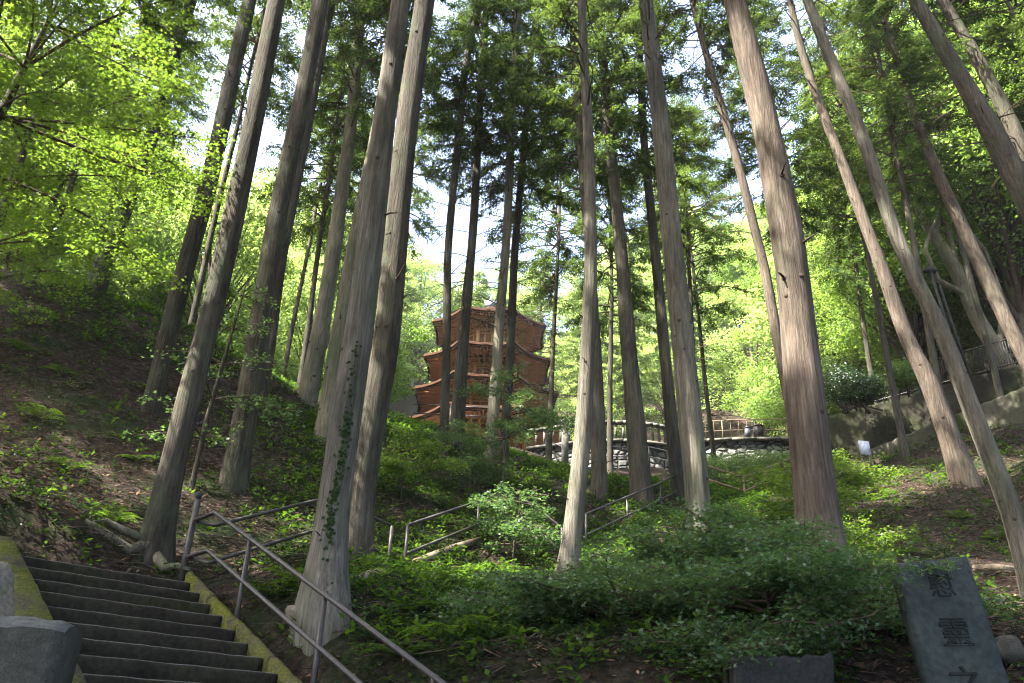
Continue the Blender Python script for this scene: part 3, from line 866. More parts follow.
SHORT = {'a': 'rooted leaning cedar', 'b': 'left bank cedar', 'c': 'leftmost dim cedar', 'd': 'dark thick left cedar', 'f': 'crest cedar', 'g': 'foremost pale trunk', 'j': 'very slim trunk by the pagoda',
         'm': 'slim trunk right of the pagoda middle', 'n': 'tall narrow central cedar', 'p': 'balustrade cedar', 's': 'broad dappled trunk', 't': 'slim sunlit leaning cedar', 'u': 'broad reddish trunk',
         'v': 'reddish leaning cedar', 'w': 'long leaning right trunk', 'y': 'thick corner trunk'}
def near_label(x, y):
    z = H1(x, y) + 9; d = np.array([x, y, z - EYE]); a_ = d @ C_FW; px, py = 512 + F_PX * (d @ C_RT) / a_, 341.5 - F_PX * (d @ C_UP) / a_
    def at(k):
        pts = sorted(TR[k]['pts'], key=lambda p: p[1]); return float(np.interp(py, [p[1] for p in pts], [p[0] for p in pts]))
    L_ = [(at(k), k) for k in SHORT]; le = [q for q in L_ if q[0] < px]; ri = [q for q in L_ if q[0] >= px]
    if not le: s_ = 'left of the ' + SHORT[min(ri)[1]]
    elif not ri: s_ = 'right of the ' + SHORT[max(le)[1]]
    else: s_ = ('just right of the ' + SHORT[max(le)[1]]) if px - max(le)[0] < min(ri)[0] - px else ('just left of the ' + SHORT[min(ri)[1]])
    c_ = _used.get(s_, 0); _used[s_] = c_ + 1
    return ['slim background conifer seen ', 'another farther background conifer ', 'third, still more distant background conifer ', 'fourth, nearly hidden background conifer ', 'fifth, hardly visible background conifer '][min(c_, 4)] + s_
for i, (x, y) in enumerate(EXTRA):
    plain_conifer(x, y, 18 + (i * 7 % 5), 7 + (i * 3 % 4), 2.8, .12, near_label(x, y), 'background conifers', seed=100 + i, dead=i % 2)
for i, (x, y) in enumerate(SHADE):
    plain_conifer(x, y, 24, 10.5, 3.6, .28, 'tall cedar added beside or behind the viewer to shade the foreground', 'added shade cedars around the viewer', crm='shade' if y < 4 and abs(x) < 14 else 'conifer', seed=200 + i)

# ---------------------------------------------------------------- broadleaf trees on the far slopes
def broad_tree(x, y, s, var, label, group, seed, trunk_h=4.5):
    rs = random.Random(seed); gz = H1(x, y)
    e = empty('broadleaf_tree', (x, y, gz), label, 'tree', group)
    mb = MB(); h = trunk_h * s
    mb.tube([(0, 0, -.5), (rs.uniform(-.2, .2), 0, h * .5), (rs.uniform(-.4, .4), rs.uniform(-.3, .3), h), (0, 0, h + 5 * s)], [.2 * s, .16 * s, .12 * s, .03], 8, cap=False)
    mb.obj('trunk', M['bark_mossy'], e, True)
    cm, lm = BRD[var]
    T_ = Matrix.Translation((0, 0, h - 1.2 * s)) @ Matrix.Rotation(rs.uniform(0, 6.28), 4, 'Z') @ Matrix.Diagonal((s * rs.uniform(.9, 1.2), s * rs.uniform(.9, 1.2), s * rs.uniform(.85, 1.1), 1))
    for nm, me in (('crown', cm), ('limbs', lm)):
        c = link(bpy.data.objects.new(nm, me), e); c.matrix_local = T_
    return e
rb_ = random.Random(5)
def pix(x, y, z):
    d = np.array([x, y, z - EYE]); a = d @ C_FW
    return 512 + F_PX * (d @ C_RT) / a, 341.5 - F_PX * (d @ C_UP) / a
cnt = 0
for row, Yr in enumerate([44, 50, 57, 64, 72, 81, 92, 104]):
    half = Yr * .72 + 6
    x = -half
    while x < half:
        X_ = x + rb_.uniform(-1.5, 1.5); Y_ = Yr + rb_.uniform(-2.5, 2.5)
        x += 6.2 + Yr * .02
        if Yr < 62 and -13 < X_ < 19: continue
        if Yr < 70 and -8 < X_ < 6: continue
        s = rb_.uniform(1.0, 1.4) * (1.25 if abs(X_) > 16 else .95)
        broad_tree(X_, Y_, s, rb_.randrange(3) if X_ < 22 else rb_.randrange(1, 6), *(('pale leafy tree on the far slope seen between the left trunks', 'far leafy trees behind the left trunks') if X_ / Y_ < -.13 else ('pale sunlit leafy tree on the far slope behind the pagoda and balustrade', 'far leafy trees behind the pagoda') if X_ / Y_ < .3 else ('yellow green leafy tree on the far slope behind the sloping right wall', 'far leafy trees behind the right wall')), 900 + cnt)
        cnt += 1
for i, (x, y, s) in enumerate([(19, 33, 1.2), (24, 31, 1.35), (27, 37, 1.5), (21, 40, 1.3), (31, 30, 1.4), (33, 42, 1.6), (17, 44, 1.1), (27, 25, 1.2), (38, 36, 1.5), (20, 28, 1.6), (23, 25, 1.6), (17.5, 32, 1.4), (27, 29, 1.9), (22, 35, 1.8)]):
    broad_tree(x, y, s, 6 + i % 2, 'bright yellow green broadleaf tree above the old right wall', 'leafy trees above the right wall', 950 + i)
for i, (x, y, s) in enumerate([(-21, 30, 1.2), (-26, 26, 1.2), (-15, 36, 1.1), (-20, 40, 1.3), (-28, 35, 1.4), (-33, 30, 1.4), (-11, 42, 1.0), (-24, 48, 1.3), (-32, 44, 1.4), (-7.5, 40, .8)]):
    broad_tree(x, y, s, i % 6, 'green broadleaf tree beyond the left ridge', 'leafy trees beyond the left ridge', 970 + i)
print('bg trees', cnt)

# ---------------------------------------------------------------- near maples
def maple_tree(name, loc, seed, m_, reach, label, trunk_pts, trunk_r, tiers, leaf=.05, bark='bark_brown', nl=5, az0=None, group=None, tstep=.22):
    rs = random.Random(seed)
    e = empty(name, tuple(loc), label, 'maple tree', group)
    mb = MB()
    mb.tube(trunk_pts, trunk_r, 10, cap=False)
    mb.obj('trunk', M[bark], e, True)
    limbs = []
    TP = np.array(trunk_pts)
    for (z, nlim, ln) in tiers:
        base = np.array([np.interp(z, TP[:, 2], TP[:, j]) for j in range(3)])
        for k in range(nlim):
            az = rs.uniform(0, 6.28) if az0 is None else rs.uniform(*az0)
            L_ = ln * rs.uniform(.65, 1.15)
            limbs.append((base, base + np.array([math.cos(az) * L_, math.sin(az) * L_, L_ * rs.uniform(-.05, .2)]), .008 * L_ + .004))
    cm, lm = maple_mesh('crown', seed, M[m_], limbs, leaf, twig_step=tstep, nl=nl)
    for nm, me in (('crown', cm), ('limbs', lm)):
        link(bpy.data.objects.new(nm, me), e)
    return e
def gpt(x, y): return np.array([x, y, H1(x, y)])
maple_tree('maple_tree', gpt(-8.6, 9.0), 61, 'maple', 0, 'bright green maple spreading tiered boughs over the upper left',
           [(0, 0, -.4), (.2, .1, 1.6), (.5, .2, 3.4), (.9, .5, 6.0), (1.0, .6, 8.5)], [.16, .13, .11, .07, .02],
           [(2.8, 3, 2.8), (3.8, 5, 3.4), (4.8, 5, 3.6), (5.8, 6, 3.6), (6.8, 6, 3.2), (7.8, 5, 2.6)], leaf=.042, nl=15)
maple_tree('maple_tree', gpt(-11.2, 14.5), 62, 'maple', 0, 'darker green maple above the left bank behind the bright one',
           [(0, 0, -.4), (.1, .1, 1.5), (.3, 0, 3.2), (.4, -.2, 6.0), (.4, -.2, 8.2)], [.15, .12, .10, .06, .02],
           [(1.6, 4, 2.6), (2.6, 5, 3.2), (3.8, 6, 3.8), (5.0, 6, 3.6), (6.2, 6, 3.2), (7.4, 5, 2.4)], leaf=.055, nl=11)
maple_tree('maple_tree', gpt(-12.5, 18.5), 63, 'maple', 0, 'small maple on the left ridge against the light',
           [(0, 0, -.4), (0, .1, 1.5), (.2, 0, 3.0), (.2, -.2, 5.0), (.2, -.2, 6.2)], [.12, .10, .08, .05, .02],
           [(1.2, 4, 2.4), (2.2, 6, 3.0), (3.4, 6, 3.0), (4.6, 6, 2.6), (5.6, 5, 2.0)], leaf=.085, nl=5)
maple_tree('maple_sapling', gpt(-5.2, 13.3), 64, 'maple_shaded', 0, 'young maple with flat leaf tiers in front of the dark thick cedar',
           [(0, 0, -.3), (0, 0, 1.2), (.1, 0, 2.6), (.2, 0, 4.0)], [.05, .04, .03, .01],
           [(.9, 4, 1.3), (1.6, 5, 1.6), (2.3, 5, 1.5), (3.0, 5, 1.2), (3.7, 4, .9)], leaf=.05, nl=8)
sap = [((2.35, 7.6), 65, .5, 1.4, 'leafy maple sapling filling the foreground left of the reddish trunk', 'maple_shaded'),
       ((1.15, 8.3), 66, .3, 1.15, 'low maple sapling at the foot of the sun dappled trunk', 'maple_shaded'),
       ((3.1, 7.4), 67, .45, 1.1, 'maple sapling spreading over the low dark stone', 'maple_shaded'),
       ((2.5, 9.6), 68, .45, 1.4, 'maple sapling between the sun dappled and reddish trunks', 'maple_shaded'),
       ((.1, 8.9), 77, .25, .9, 'low leafy maple sprig at the left end of the foreground saplings', 'maple_shaded'),
       ((1.75, 6.9), 78, .4, 1.0, 'maple sapling nearest the viewer at the bottom centre', 'maple_shaded'),
       ((2.2, 8.6), 79, .8, 1.3, 'tallest of the foreground maple saplings with tiered sprays', 'maple_shaded'),
       ((4.5, 11.0), 69, .7, .9, 'sunlit green sapling just right of the reddish trunk', 'maple'),
       ((5.6, 15.5), 70, 1.1, 1.3, 'bright sapling by the rusty handrail behind the reddish trunk', 'maple'),
       ((7.6, 19), 71, .9, 1.4, 'bright low sapling beneath the white notice board', 'maple'),
       ((.15, 14.6), 72, 1.3, 1.0, 'thin stemmed maple beside the handrail left of the central trunk', 'maple_shaded'),
       ((-.1, 19.5), 73, 3.2, 1.7, 'maple with dark flat tiers overlapping the right half of the pagoda', 'maple_shaded'),
       ((-2.2, 16.8), 75, 1.2, 1.2, 'low leafy bush on the sunny slope below the pagoda railing', 'maple'),
       ((.5, 10.2), 76, .45, .8, 'small spreading sapling left of the central trunk foot', 'maple_shaded')]
for (xy, sd, h, rch, lab, mk) in sap:
    maple_tree('maple_sapling', gpt(*xy), sd, mk, 0, lab,
               [(0, 0, -.2), (.03, 0, h * .4), (.1, .05, h * .75), (.1, .1, h * 1.15)], [.022, .017, .012, .004],
               [(h * .35, 4, rch), (h * .55, 5, rch * 1.1), (h * .75, 5, rch), (h * .95, 5, rch * .75), (h * 1.1, 3, rch * .5)],
               leaf=.031 if xy[1] < 12 else .045, nl=30 if xy[1] < 12 else 13, tstep=.085)

# ---------------------------------------------------------------- crooked broadleaf on the right
P = [W(*p, 27) for p in [(1034, 425), (1012, 375), (978, 320), (955, 268), (937, 240), (918, 212), (900, 186), (877, 150)]]
gzc = H1(P[0][0], P[0][1])
e = empty('crooked_tree', (P[0][0], P[0][1], gzc), 'crooked pale mossy tree with bent limbs above the right wall', 'tree')
P = [P[0] + np.array([.3, 0, min(0, gzc - P[0][2]) - .6])] + P
mb = MB(); mb.tube(P, [.42, .36, .3, .27, .25, .22, .17, .13, .08], 12, cap=False); o = mb.obj('trunk', M['bark_mossy'], e, True); place(o, None)
for pts in ([(955, 262), (948, 225), (925, 200), (915, 196), (918, 180), (905, 160), (880, 150)], [(1000, 350), (1003, 300), (985, 250), (960, 220), (950, 190)],
            [(975, 300), (938, 280), (925, 250), (930, 232), (950, 192), (960, 190)], [(935, 240), (945, 170), (965, 150), (990, 148), (1005, 160)]):
    mb = MB(); PP = [W(*p, 27 - .1 * i) for i, p in enumerate(pts)]
    mb.tube(PP, np.linspace(.13, .035, len(PP)), 7, cap=False); o = mb.obj('limb', M['bark_mossy'], e, True); place(o, None)
cm, lm = BRD[4]
pc = W(930, 175, 27)
c = link(bpy.data.objects.new('crown', cm), e); c.matrix_local = Matrix.Translation(Vector(pc) - e.location) @ Matrix.Diagonal((1.0, .8, .9, 1))

# ---------------------------------------------------------------- pagoda
PG = np.array([-1.62, 52.0])
gzp = 16.7
pg = empty('pagoda', (PG[0], PG[1], gzp), 'orange brown octagonal wooden pagoda with four curved roofs among the trees', 'pagoda')
S8 = math.pi / 8
def oct_pt(R, k, z): return np.array([R * math.cos(k * math.pi / 4 + S8 - math.pi / 2 - math.pi / 8 * 0), R * math.sin(k * math.pi / 4 + S8 - math.pi / 2), z])
roofs = [(20.3, 5.7, 3.5), (22.7, 4.98, 2.9), (25.2, 4.45, 2.6), (27.95, 4.05, 2.3)]
zlast = gzp - .4
for ri, (ze, R, Rb) in enumerate(roofs):
    ze -= gzp
    rise = .85 if ri < 3 else 2.2
    lift = .14
    def eave(u, kf, R=R, ze=ze):  # kf edge index float; u 0 outer .. 1 inner
        k0 = int(math.floor(kf)); f = kf - k0
        a = oct_pt(R, k0, 0); b2 = oct_pt(R, k0 + 1, 0)
        p = a + (b2 - a) * f
        cor = abs(f * 2 - 1) ** 2.4
        p = p * (1 + .045 * cor)
        return p, cor
    inner = Rb * .97
    # roof shell: upper curved surface + thick eave edge + sloping soffit
    mb = MB(); seg = 10; nu = 7
    N_ = 8 * seg
    rings = []
    topR = (roofs[ri + 1][2] if ri < 3 else .25)
    for iu in range(nu):
        u = iu / (nu - 1); ring = []
        for q in range(N_):
            p, cor = eave(0, q / seg)
            d = np.linalg.norm(p[:2]); rr = d + (topR - d) * u
            zz = ze + .24 + lift * cor * (1 - u) ** 2 + rise * (u ** 1.7)
            ring.append([p[0] / d * rr, p[1] / d * rr, zz])
        rings.append(ring)
    lower = [[p[0], p[1], ze + lift * c_] for p, c_ in (eave(0, q / seg) for q in range(N_))]
    sof = []
    for q in range(N_):
        p, cor = eave(0, q / seg); d = np.linalg.norm(p[:2]); rr = inner
        sof.append([p[0] / d * rr, p[1] / d * rr, ze + .5])
    allr = [sof, lower] + rings
    V = np.array(allr).reshape(-1, 3)
    q_ = []
    for i in range(len(allr) - 1):
        for j in range(N_):
            q_.append([i * N_ + j, i * N_ + (j + 1) % N_, (i + 1) * N_ + (j + 1) % N_, (i + 1) * N_ + j])
    mi = np.array(q_)
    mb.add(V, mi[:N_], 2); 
    mb2 = mi[N_:]
    mb.F[4].append(mb2); mb.M[4].append(np.full(len(mb2), 0))
    roof = mb.obj('roof', [M['pagoda_shingle'], M['pagoda_wood'], M['pagoda_dark']], pg)
    # eave fascia boards
    mb = MB(); 
    pts = np.array(lower + [lower[0]])
    mb.tube(pts * [1.004, 1.004, 1] + [0, 0, .05], .07, 6, cap=False)
    mb.tube(pts * [.985, .985, 1] + [0, 0, -.1], .06, 6, cap=False)
    mb.obj('eave_board', M['eave_wood'], roof)
    # fan rafters in two tiers
    mb = MB()
    per = 13 if ri == 0 else 11
    for q in range(8 * per):
        kf = (q + .5) / per
        p, cor = eave(0, kf); d = np.linalg.norm(p[:2]); dirn = p[:2] / d
        f = kf - math.floor(kf); k0 = int(kf)
        a = oct_pt(1, k0, 0)[:2]; b2 = oct_pt(1, k0 + 1, 0)[:2]
        pin = (a + (b2 - a) * (.5 + (f - .5) * .8)) * inner
        z1 = ze + lift * cor - .06
        mb.beam([p[0] * .985, p[1] * .985, z1], [pin[0], pin[1], ze + .40], .06, .12)
        mid = np.array([p[0] * .62 + pin[0] * .38, p[1] * .62 + pin[1] * .38, 0])
        mb.beam([mid[0], mid[1], z1 * .62 + (ze + .4) * .38 - .13], [pin[0], pin[1], ze + .22], .07, .12)
    mb.obj('rafters', M['pagoda_wood'], roof)
    # body wall with posts and doors
    mb = MB()
    zb = zlast; zt = ze + .55
    for k in range(8):
        a = oct_pt(Rb * .86, k, 0); b2 = oct_pt(Rb * .86, k + 1, 0)
        mb.add([[a[0], a[1], zb - gzp if False else zb], [b2[0], b2[1], zb], [b2[0], b2[1], zt], [a[0], a[1], zt]], [[0, 1, 2, 3]], 0)
    wall = None
    zb_rel = (roofs[ri - 1][0] - gzp + .8) if ri else -.3
    mb = MB()
    for k in range(8):
        a = oct_pt(Rb * .80, k, 0); b2 = oct_pt(Rb * .80, k + 1, 0)
        mb.add([[a[0], a[1], zb_rel], [b2[0], b2[1], zb_rel], [b2[0], b2[1], zt], [a[0], a[1], zt]], [[0, 1, 2, 3]], 0)
        for zz in (zt - .95, zt - 1.15):
            mb.beam([a[0] * 1.01, a[1] * 1.01, zz], [b2[0] * 1.01, b2[1] * 1.01, zz], .1, .1, 1)
        for f in (.33, .67):
            c_ = a + (b2 - a) * f
            mb.beam([c_[0] * 1.005, c_[1] * 1.005, zb_rel], [c_[0] * 1.005, c_[1] * 1.005, zt - .9], .1, .1, 1, up=(1, 0, 0))
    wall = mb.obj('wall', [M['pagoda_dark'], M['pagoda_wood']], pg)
    for k in range(8):
        a = oct_pt(Rb * .82, k, 0); mb = MB()
        mb.tube([[a[0], a[1], zb_rel], [a[0], a[1], zt - .2]], .13, 8); mb.obj('pillar', M['pagoda_wood'], pg, True)
    # bracket clusters
    mb = MB()
    nb = 5
    for k in range(8):
        for jx in range(nb):
            f = jx / nb
            a = oct_pt(1, k, 0); b2 = oct_pt(1, k + 1, 0)
            dn = a + (b2 - a) * f; dr = norm(dn); ed = norm(b2 - a)
            for lv in range(3):
                r0 = Rb * .80 * np.linalg.norm(dn) + .12 + lv * .26
                zz = zt - .95 + lv * .27
                c_ = dr * r0
                mb.box((c_[0], c_[1], zz), (.16, .16, .13), np.stack([dr, np.cross([0, 0, 1.], dr), [0, 0, 1]], 1), taper=1.3)
                mb.beam([*(c_[:2] - dr[:2] * .35), zz - .1], [*(c_[:2] + dr[:2] * .22), zz - .1], .09, .1)
                w_ = .34
                mb.beam([*(c_[:2] - ed[:2] * w_), zz + .1], [*(c_[:2] + ed[:2] * w_), zz + .1], .08, .09)
    mb.obj('brackets', M['pagoda_wood'], pg)
    zlast = ze + .7
# base platform and spire
mb = MB()
for (R_, z0_, z1_) in ((7.2, -1.2, -.15),):
    V = [oct_pt(R_, k, z0_) for k in range(8)] + [oct_pt(R_, k, z1_) for k in range(8)]
    mb.add(V, [[k, (k + 1) % 8, 8 + (k + 1) % 8, 8 + k] for k in range(8)]); mb.F.setdefault(8, []).append(np.array([list(range(8, 16))])); mb.M.setdefault(8, []).append(np.array([0]))
mb.obj('base_platform', M['concrete'], pg)
mb = MB(); z_ = 28.0 - gzp + 2.2
mb.box((0, 0, z_ + .2), (.9, .9, .5)); mb.tube([(0, 0, z_ + .4), (0, 0, z_ + 1.0)], .08, 8)
mb.tube([(0, 0, z_ + .5), (0, 0, z_ + .62), (0, 0, z_ + .8)], [.1, .36, .1], 12)
mb.obj('spire', M['bronze'], pg, True)

# railing on the bank in front of the pagoda
pp = [W(413, 404, 40), W(489, 408, 40), W(548, 412, 40)]
handrail('metal_railing', pp, 'thin dark railing along the bank below the pagoda', M['pipe'], posts=dense(pp, 1.9), hs=(0, .5), post_h=1.15, r=.03)

# ---------------------------------------------------------------- terrace, rubble walls, balustrade
def arc(pts_px):
    return [W(*p) for p in pts_px]
zt_ = 15.15
front = [(1.0, 39.2), (2.2, 38.6), (3.4, 38.0), (5.2, 37.4), (7.4, 37.6), (8.6, 38.6)]
front2 = [(8.6, 38.6), (10.2, 38.0), (12.5, 37.6), (15.5, 37.4), (18, 38.0)]
back = 50
def ribbon_wall(name, line, z0, z1, th, m_, label, cat, cope=None):
    e = empty(name, (line[0][0], line[0][1], z0), label, cat)
    L_ = []
    for a, b2 in zip(line[:-1], line[1:]):
        nn = max(2, int(math.dist(a, b2) / .35))
        L_ += [(a[0] + (b2[0] - a[0]) * i / nn, a[1] + (b2[1] - a[1]) * i / nn) for i in range(nn)]
    L_.append(line[-1])
    for _ in range(8):
        L_ = [L_[0]] + [((L_[i - 1][0] + 2 * L_[i][0] + L_[i + 1][0]) / 4, (L_[i - 1][1] + 2 * L_[i][1] + L_[i + 1][1]) / 4) for i in range(1, len(L_) - 1)] + [L_[-1]]
    P = np.array(L_); Tn = norm(np.gradient(P, axis=0)); Nn = np.stack([Tn[:, 1], -Tn[:, 0]], 1)
    rs = np.random.RandomState(len(L_)); rows = 7
    V = []
    z1a = np.broadcast_to(z1, (len(P),)) if not callable(z1) else np.array([z1(i / (len(P) - 1)) for i in range(len(P))])
    for i, p in enumerate(P):
        for j in range(rows):
            o_ = rs.uniform(0, .06) + (1 - j / (rows - 1)) * .3
            V.append([p[0] + Nn[i][0] * o_, p[1] + Nn[i][1] * o_, z0 + (z1a[i] - z0) * j / (rows - 1)])
        V.append([p[0] - Nn[i][0] * th, p[1] - Nn[i][1] * th, z1a[i]])
    k = rows + 1
    q = [[i * k + j, (i + 1) * k + j, (i + 1) * k + j + 1, i * k + j + 1] for i in range(len(P) - 1) for j in range(rows)]
    mb = MB(); mb.add(V, q); o = mb.obj('face', m_, e); place(o, None)
    if cope:
        mb = MB()
        for i in range(0, len(P) - 1, 3):
            j = min(i + 3, len(P) - 1)
            mb.beam([P[i][0], P[i][1], z1a[i] + .06], [P[j][0] - Tn[j][0] * .02, P[j][1] - Tn[j][1] * .02, z1a[j] + .06], .45, .14)
        o = mb.obj('coping', cope, e); place(o, None)
    return P, Nn
Pf, _ = ribbon_wall('rubble_wall', front, 11.5, zt_, .4, M['rubble'], 'rubble stone retaining wall under the pale balustrade', 'wall', M['concrete'])
zt2 = zt_ + .42
Pf2, _ = ribbon_wall('rubble_wall', front2, 11.5, zt2, .4, M['rubble'], 'low rubble wall with light stones above the moss hedge', 'wall', M['concrete'])
mb = MB(); allp = np.vstack([Pf, Pf2[1:]])
zz_ = [zt_ - .05 if i < len(Pf) else zt2 - .05 for i in range(len(allp))]
V = [[p[0], p[1], z_] for p, z_ in zip(allp, zz_)] + [[p[0], back, z_] for p, z_ in zip(allp, zz_)]; n1 = len(allp)
mb.add(V, [[i, i + 1, n1 + i + 1, n1 + i] for i in range(n1 - 1)])
o = mb.obj('terrace_ground', M['soil']); tag(o, kind='structure')
# balustrade
e = empty('balustrade', (Pf[0][0], Pf[0][1], zt_), 'pale concrete balustrade with short square posts on the rubble wall', 'balustrade')
st_ = 1
for i in range(0, len(Pf), st_):
    p = Pf[i]; mb = MB(); mb.box((p[0], p[1], zt_ + .13 + .42), (.12, .12, .84)); o = mb.obj('baluster', M['concrete'], e); place(o, None)
mb = MB()
for i in range(0, len(Pf) - 1, st_):
    j = min(i + st_, len(Pf) - 1)
    mb.beam([Pf[i][0], Pf[i][1], zt_ + 1.03], [Pf[j][0], Pf[j][1], zt_ + 1.03], .24, .16)
o = mb.obj('top_rail', M['concrete'], e); place(o, None)
# stone end post
pp_ = W(565, 447, 34); gz = H1(pp_[0], pp_[1])
e = empty('stone_post', (pp_[0], pp_[1], gz), 'grey square stone post standing left of the rubble wall', 'post')
mb = MB(); mb.box((0, 0, .8), (.3, .3, 2.2 + 0), taper=.95); mb.obj('shaft', M['concrete'], e)
mb = MB(); mb.box((0, 0, 1.98), (.36, .36, .16), taper=.7); mb.obj('cap', M['concrete'], e)
# tan metal railing on the right terrace
e = empty('metal_railing', (Pf2[0][0], Pf2[0][1], zt2), 'thin tan metal railing with sparse uprights above the low rubble wall', 'railing')
for h in (1.15, .62, .18):
    mb = MB(); mb.tube([[p[0], p[1] + .1, zt2 + h] for p in Pf2[::3]], .03 if h > 1 else .018, 6); o = mb.obj('rail', M['rail_tan'], e, True); place(o, None)
for i in range(0, len(Pf2), 5):
    p = Pf2[i]; mb = MB(); mb.tube([[p[0], p[1] + .1, zt2], [p[0], p[1] + .1, zt2 + 1.15]], .025, 6); o = mb.obj('post', M['rail_tan'], e, True); place(o, None)
mb = MB()
for i in range(0, len(Pf2), 1):
    p = Pf2[i]; mb.tube([[p[0], p[1] + .1, zt2 + .18], [p[0], p[1] + .1, zt2 + 1.13]], .008, 4)
o = mb.obj('balusters', M['rail_tan'], e); place(o, None)
# two bins
for (px, w_, h_, lab, mk) in ((747.5, .17, .5, 'smaller blue grey bin on the low rubble wall', 'plastic_dark'), (758, .24, .62, 'larger black bin on the low rubble wall', 'black_metal')):
    p = W(px, 428, 37.72)
    e = empty('bin', (p[0], p[1], zt2 + .13), lab, 'bin')
    mb = MB(); mb.tube([(0, 0, 0), (0, 0, h_)], [w_ * .85, w_], 14); mb.obj('body', M[mk], e, True)
    mb = MB(); mb.tube([(0, 0, h_), (0, 0, h_ + .05), (0, 0, h_ + .09)], [w_ * 1.08, w_ * 1.08, w_ * .6], 14); mb.obj('lid', M[mk], e, True)
    mb = MB(); mb.tube([(-.08, 0, h_ + .08), (-.06, 0, h_ + .14), (.06, 0, h_ + .14), (.08, 0, h_ + .08)], .015, 6); mb.obj('handle', M['black_metal'], e, True)

# ---------------------------------------------------------------- old sloping wall on the right, fence above
A0, A1 = W(815, 420, 31), W(1090, 345, 24)
def wall_prism(name, a, b2, h0, h1, th, m_, label, parts=40):
    a = np.asarray(a); b2 = np.asarray(b2)
    e = empty(name, tuple(a - np.array([0, 0, h0])), label, 'wall')
    d = norm((b2 - a) * [1, 1, 0]); nn = np.array([d[1], -d[0], 0]); rs = np.random.RandomState(8)
    V = []
    for i in range(parts + 1):
        t_ = i / parts; p = a + (b2 - a) * t_; hh = h0 + (h1 - h0) * t_; w_ = rs.uniform(-.02, .02, 3)
        for q, (o_, z_) in enumerate(((.25, -hh), (.12, -hh * .5), (.02, -.1), (-.02, 0), (-th, 0), (-th, -hh))):
            V.append(p + nn * (o_ + w_[q % 3]) + np.array([0, 0, z_ + (w_[0] if 1 < q < 5 else 0)]))
    q = [[i * 6 + j, (i + 1) * 6 + j, (i + 1) * 6 + (j + 1) % 6, i * 6 + (j + 1) % 6] for i in range(parts) for j in range(6)]
    mb = MB(); mb.add(V, q)
    n6 = len(V)
    mb.F.setdefault(6, []).append(np.array([[0, 1, 2, 3, 4, 5], [n6 - 1 - j for j in range(6)]])); mb.M.setdefault(6, []).append(np.array([0, 0]))
    o = mb.obj('face', m_, e); place(o, None)
    return e
wall_prism('retaining_wall', A0, A1, 4.5, 4.5, .5, M['old_wall'], 'old dark mossy retaining wall sloping up to the right edge')
B0, B1 = W(868, 450, 29.0), W(1060, 372, 23.2)
wall_prism('low_wall', B0, B1, 3.0, 3.0, .35, M['pale_wall'], 'pale lower wall with sunlit patches below the dark sloping wall')
e = empty('metal_fence', tuple(A0 + [0, 0, 0]), 'thin grey fence with close uprights on the sloping right wall', 'fence')
mb = MB(); mb2_ = MB()
for h in (1.1, .15):
    mb.tube([A0 + (A1 - A0) * t_ + np.array([0, .2, h]) for t_ in np.linspace(.12, .8, 5)], .03, 6)
o = mb.obj('rail', M['pipe'], e); place(o, None)
for t_ in np.linspace(.12, .8, 80):
    p = A0 + (A1 - A0) * t_ + np.array([0, .2, 0]); mb2_.tube([p + [0, 0, .1], p + [0, 0, 1.1]], .011, 4)
o = mb2_.obj('balusters', M['pipe'], e); place(o, None)
# dark lamp pole
pb, ptp = W(957, 352, 26.5), W(931, 272, 26.5)
e = empty('lamp_pole', tuple(pb), 'dark leaning double pole with a small head behind the right wall', 'lamp pole')
mb = MB(); mb.tube([pb - [0, 0, 1.2], ptp], [.075, .05], 8); mb.tube([pb + [.26, 0, -1.0], ptp + [.2, 0, -.35]], [.05, .04], 8)
for t_ in (.15, .5, .85):
    p = pb + (ptp - pb) * t_; mb.tube([p, p + [.25, 0, 0]], .03, 6)
o = mb.obj('pole', M['black_metal'], e, True); place(o, None)
mb = MB(); mb.box(ptp + [-.05, 0, .1], (.5, .22, .2), taper=.6); mb.tube([ptp, ptp + [0, 0, .45]], .03, 6); o = mb.obj('lamp_head', M['black_metal'], e); place(o, None)
# white notice board
pn = W(867, 462, 25); gz = H1(pn[0], pn[1])
e = empty('notice_board', (pn[0], pn[1], gz), 'small white notice board standing in front of the right wall', 'notice board')
zc = W(867, 448, 25)[2] - gz
mb = MB(); mb.box((0, 0, zc), (.36, .04, .46)); o = mb.obj('panel', M['white_board'], e); o.rotation_euler = (0, 0, math.radians(12))
for sx in (-.14, .14):
    mb = MB(); mb.box((sx, .03, zc * .5), (.04, .04, zc)); mb.obj('leg', M['rail_tan'], e)

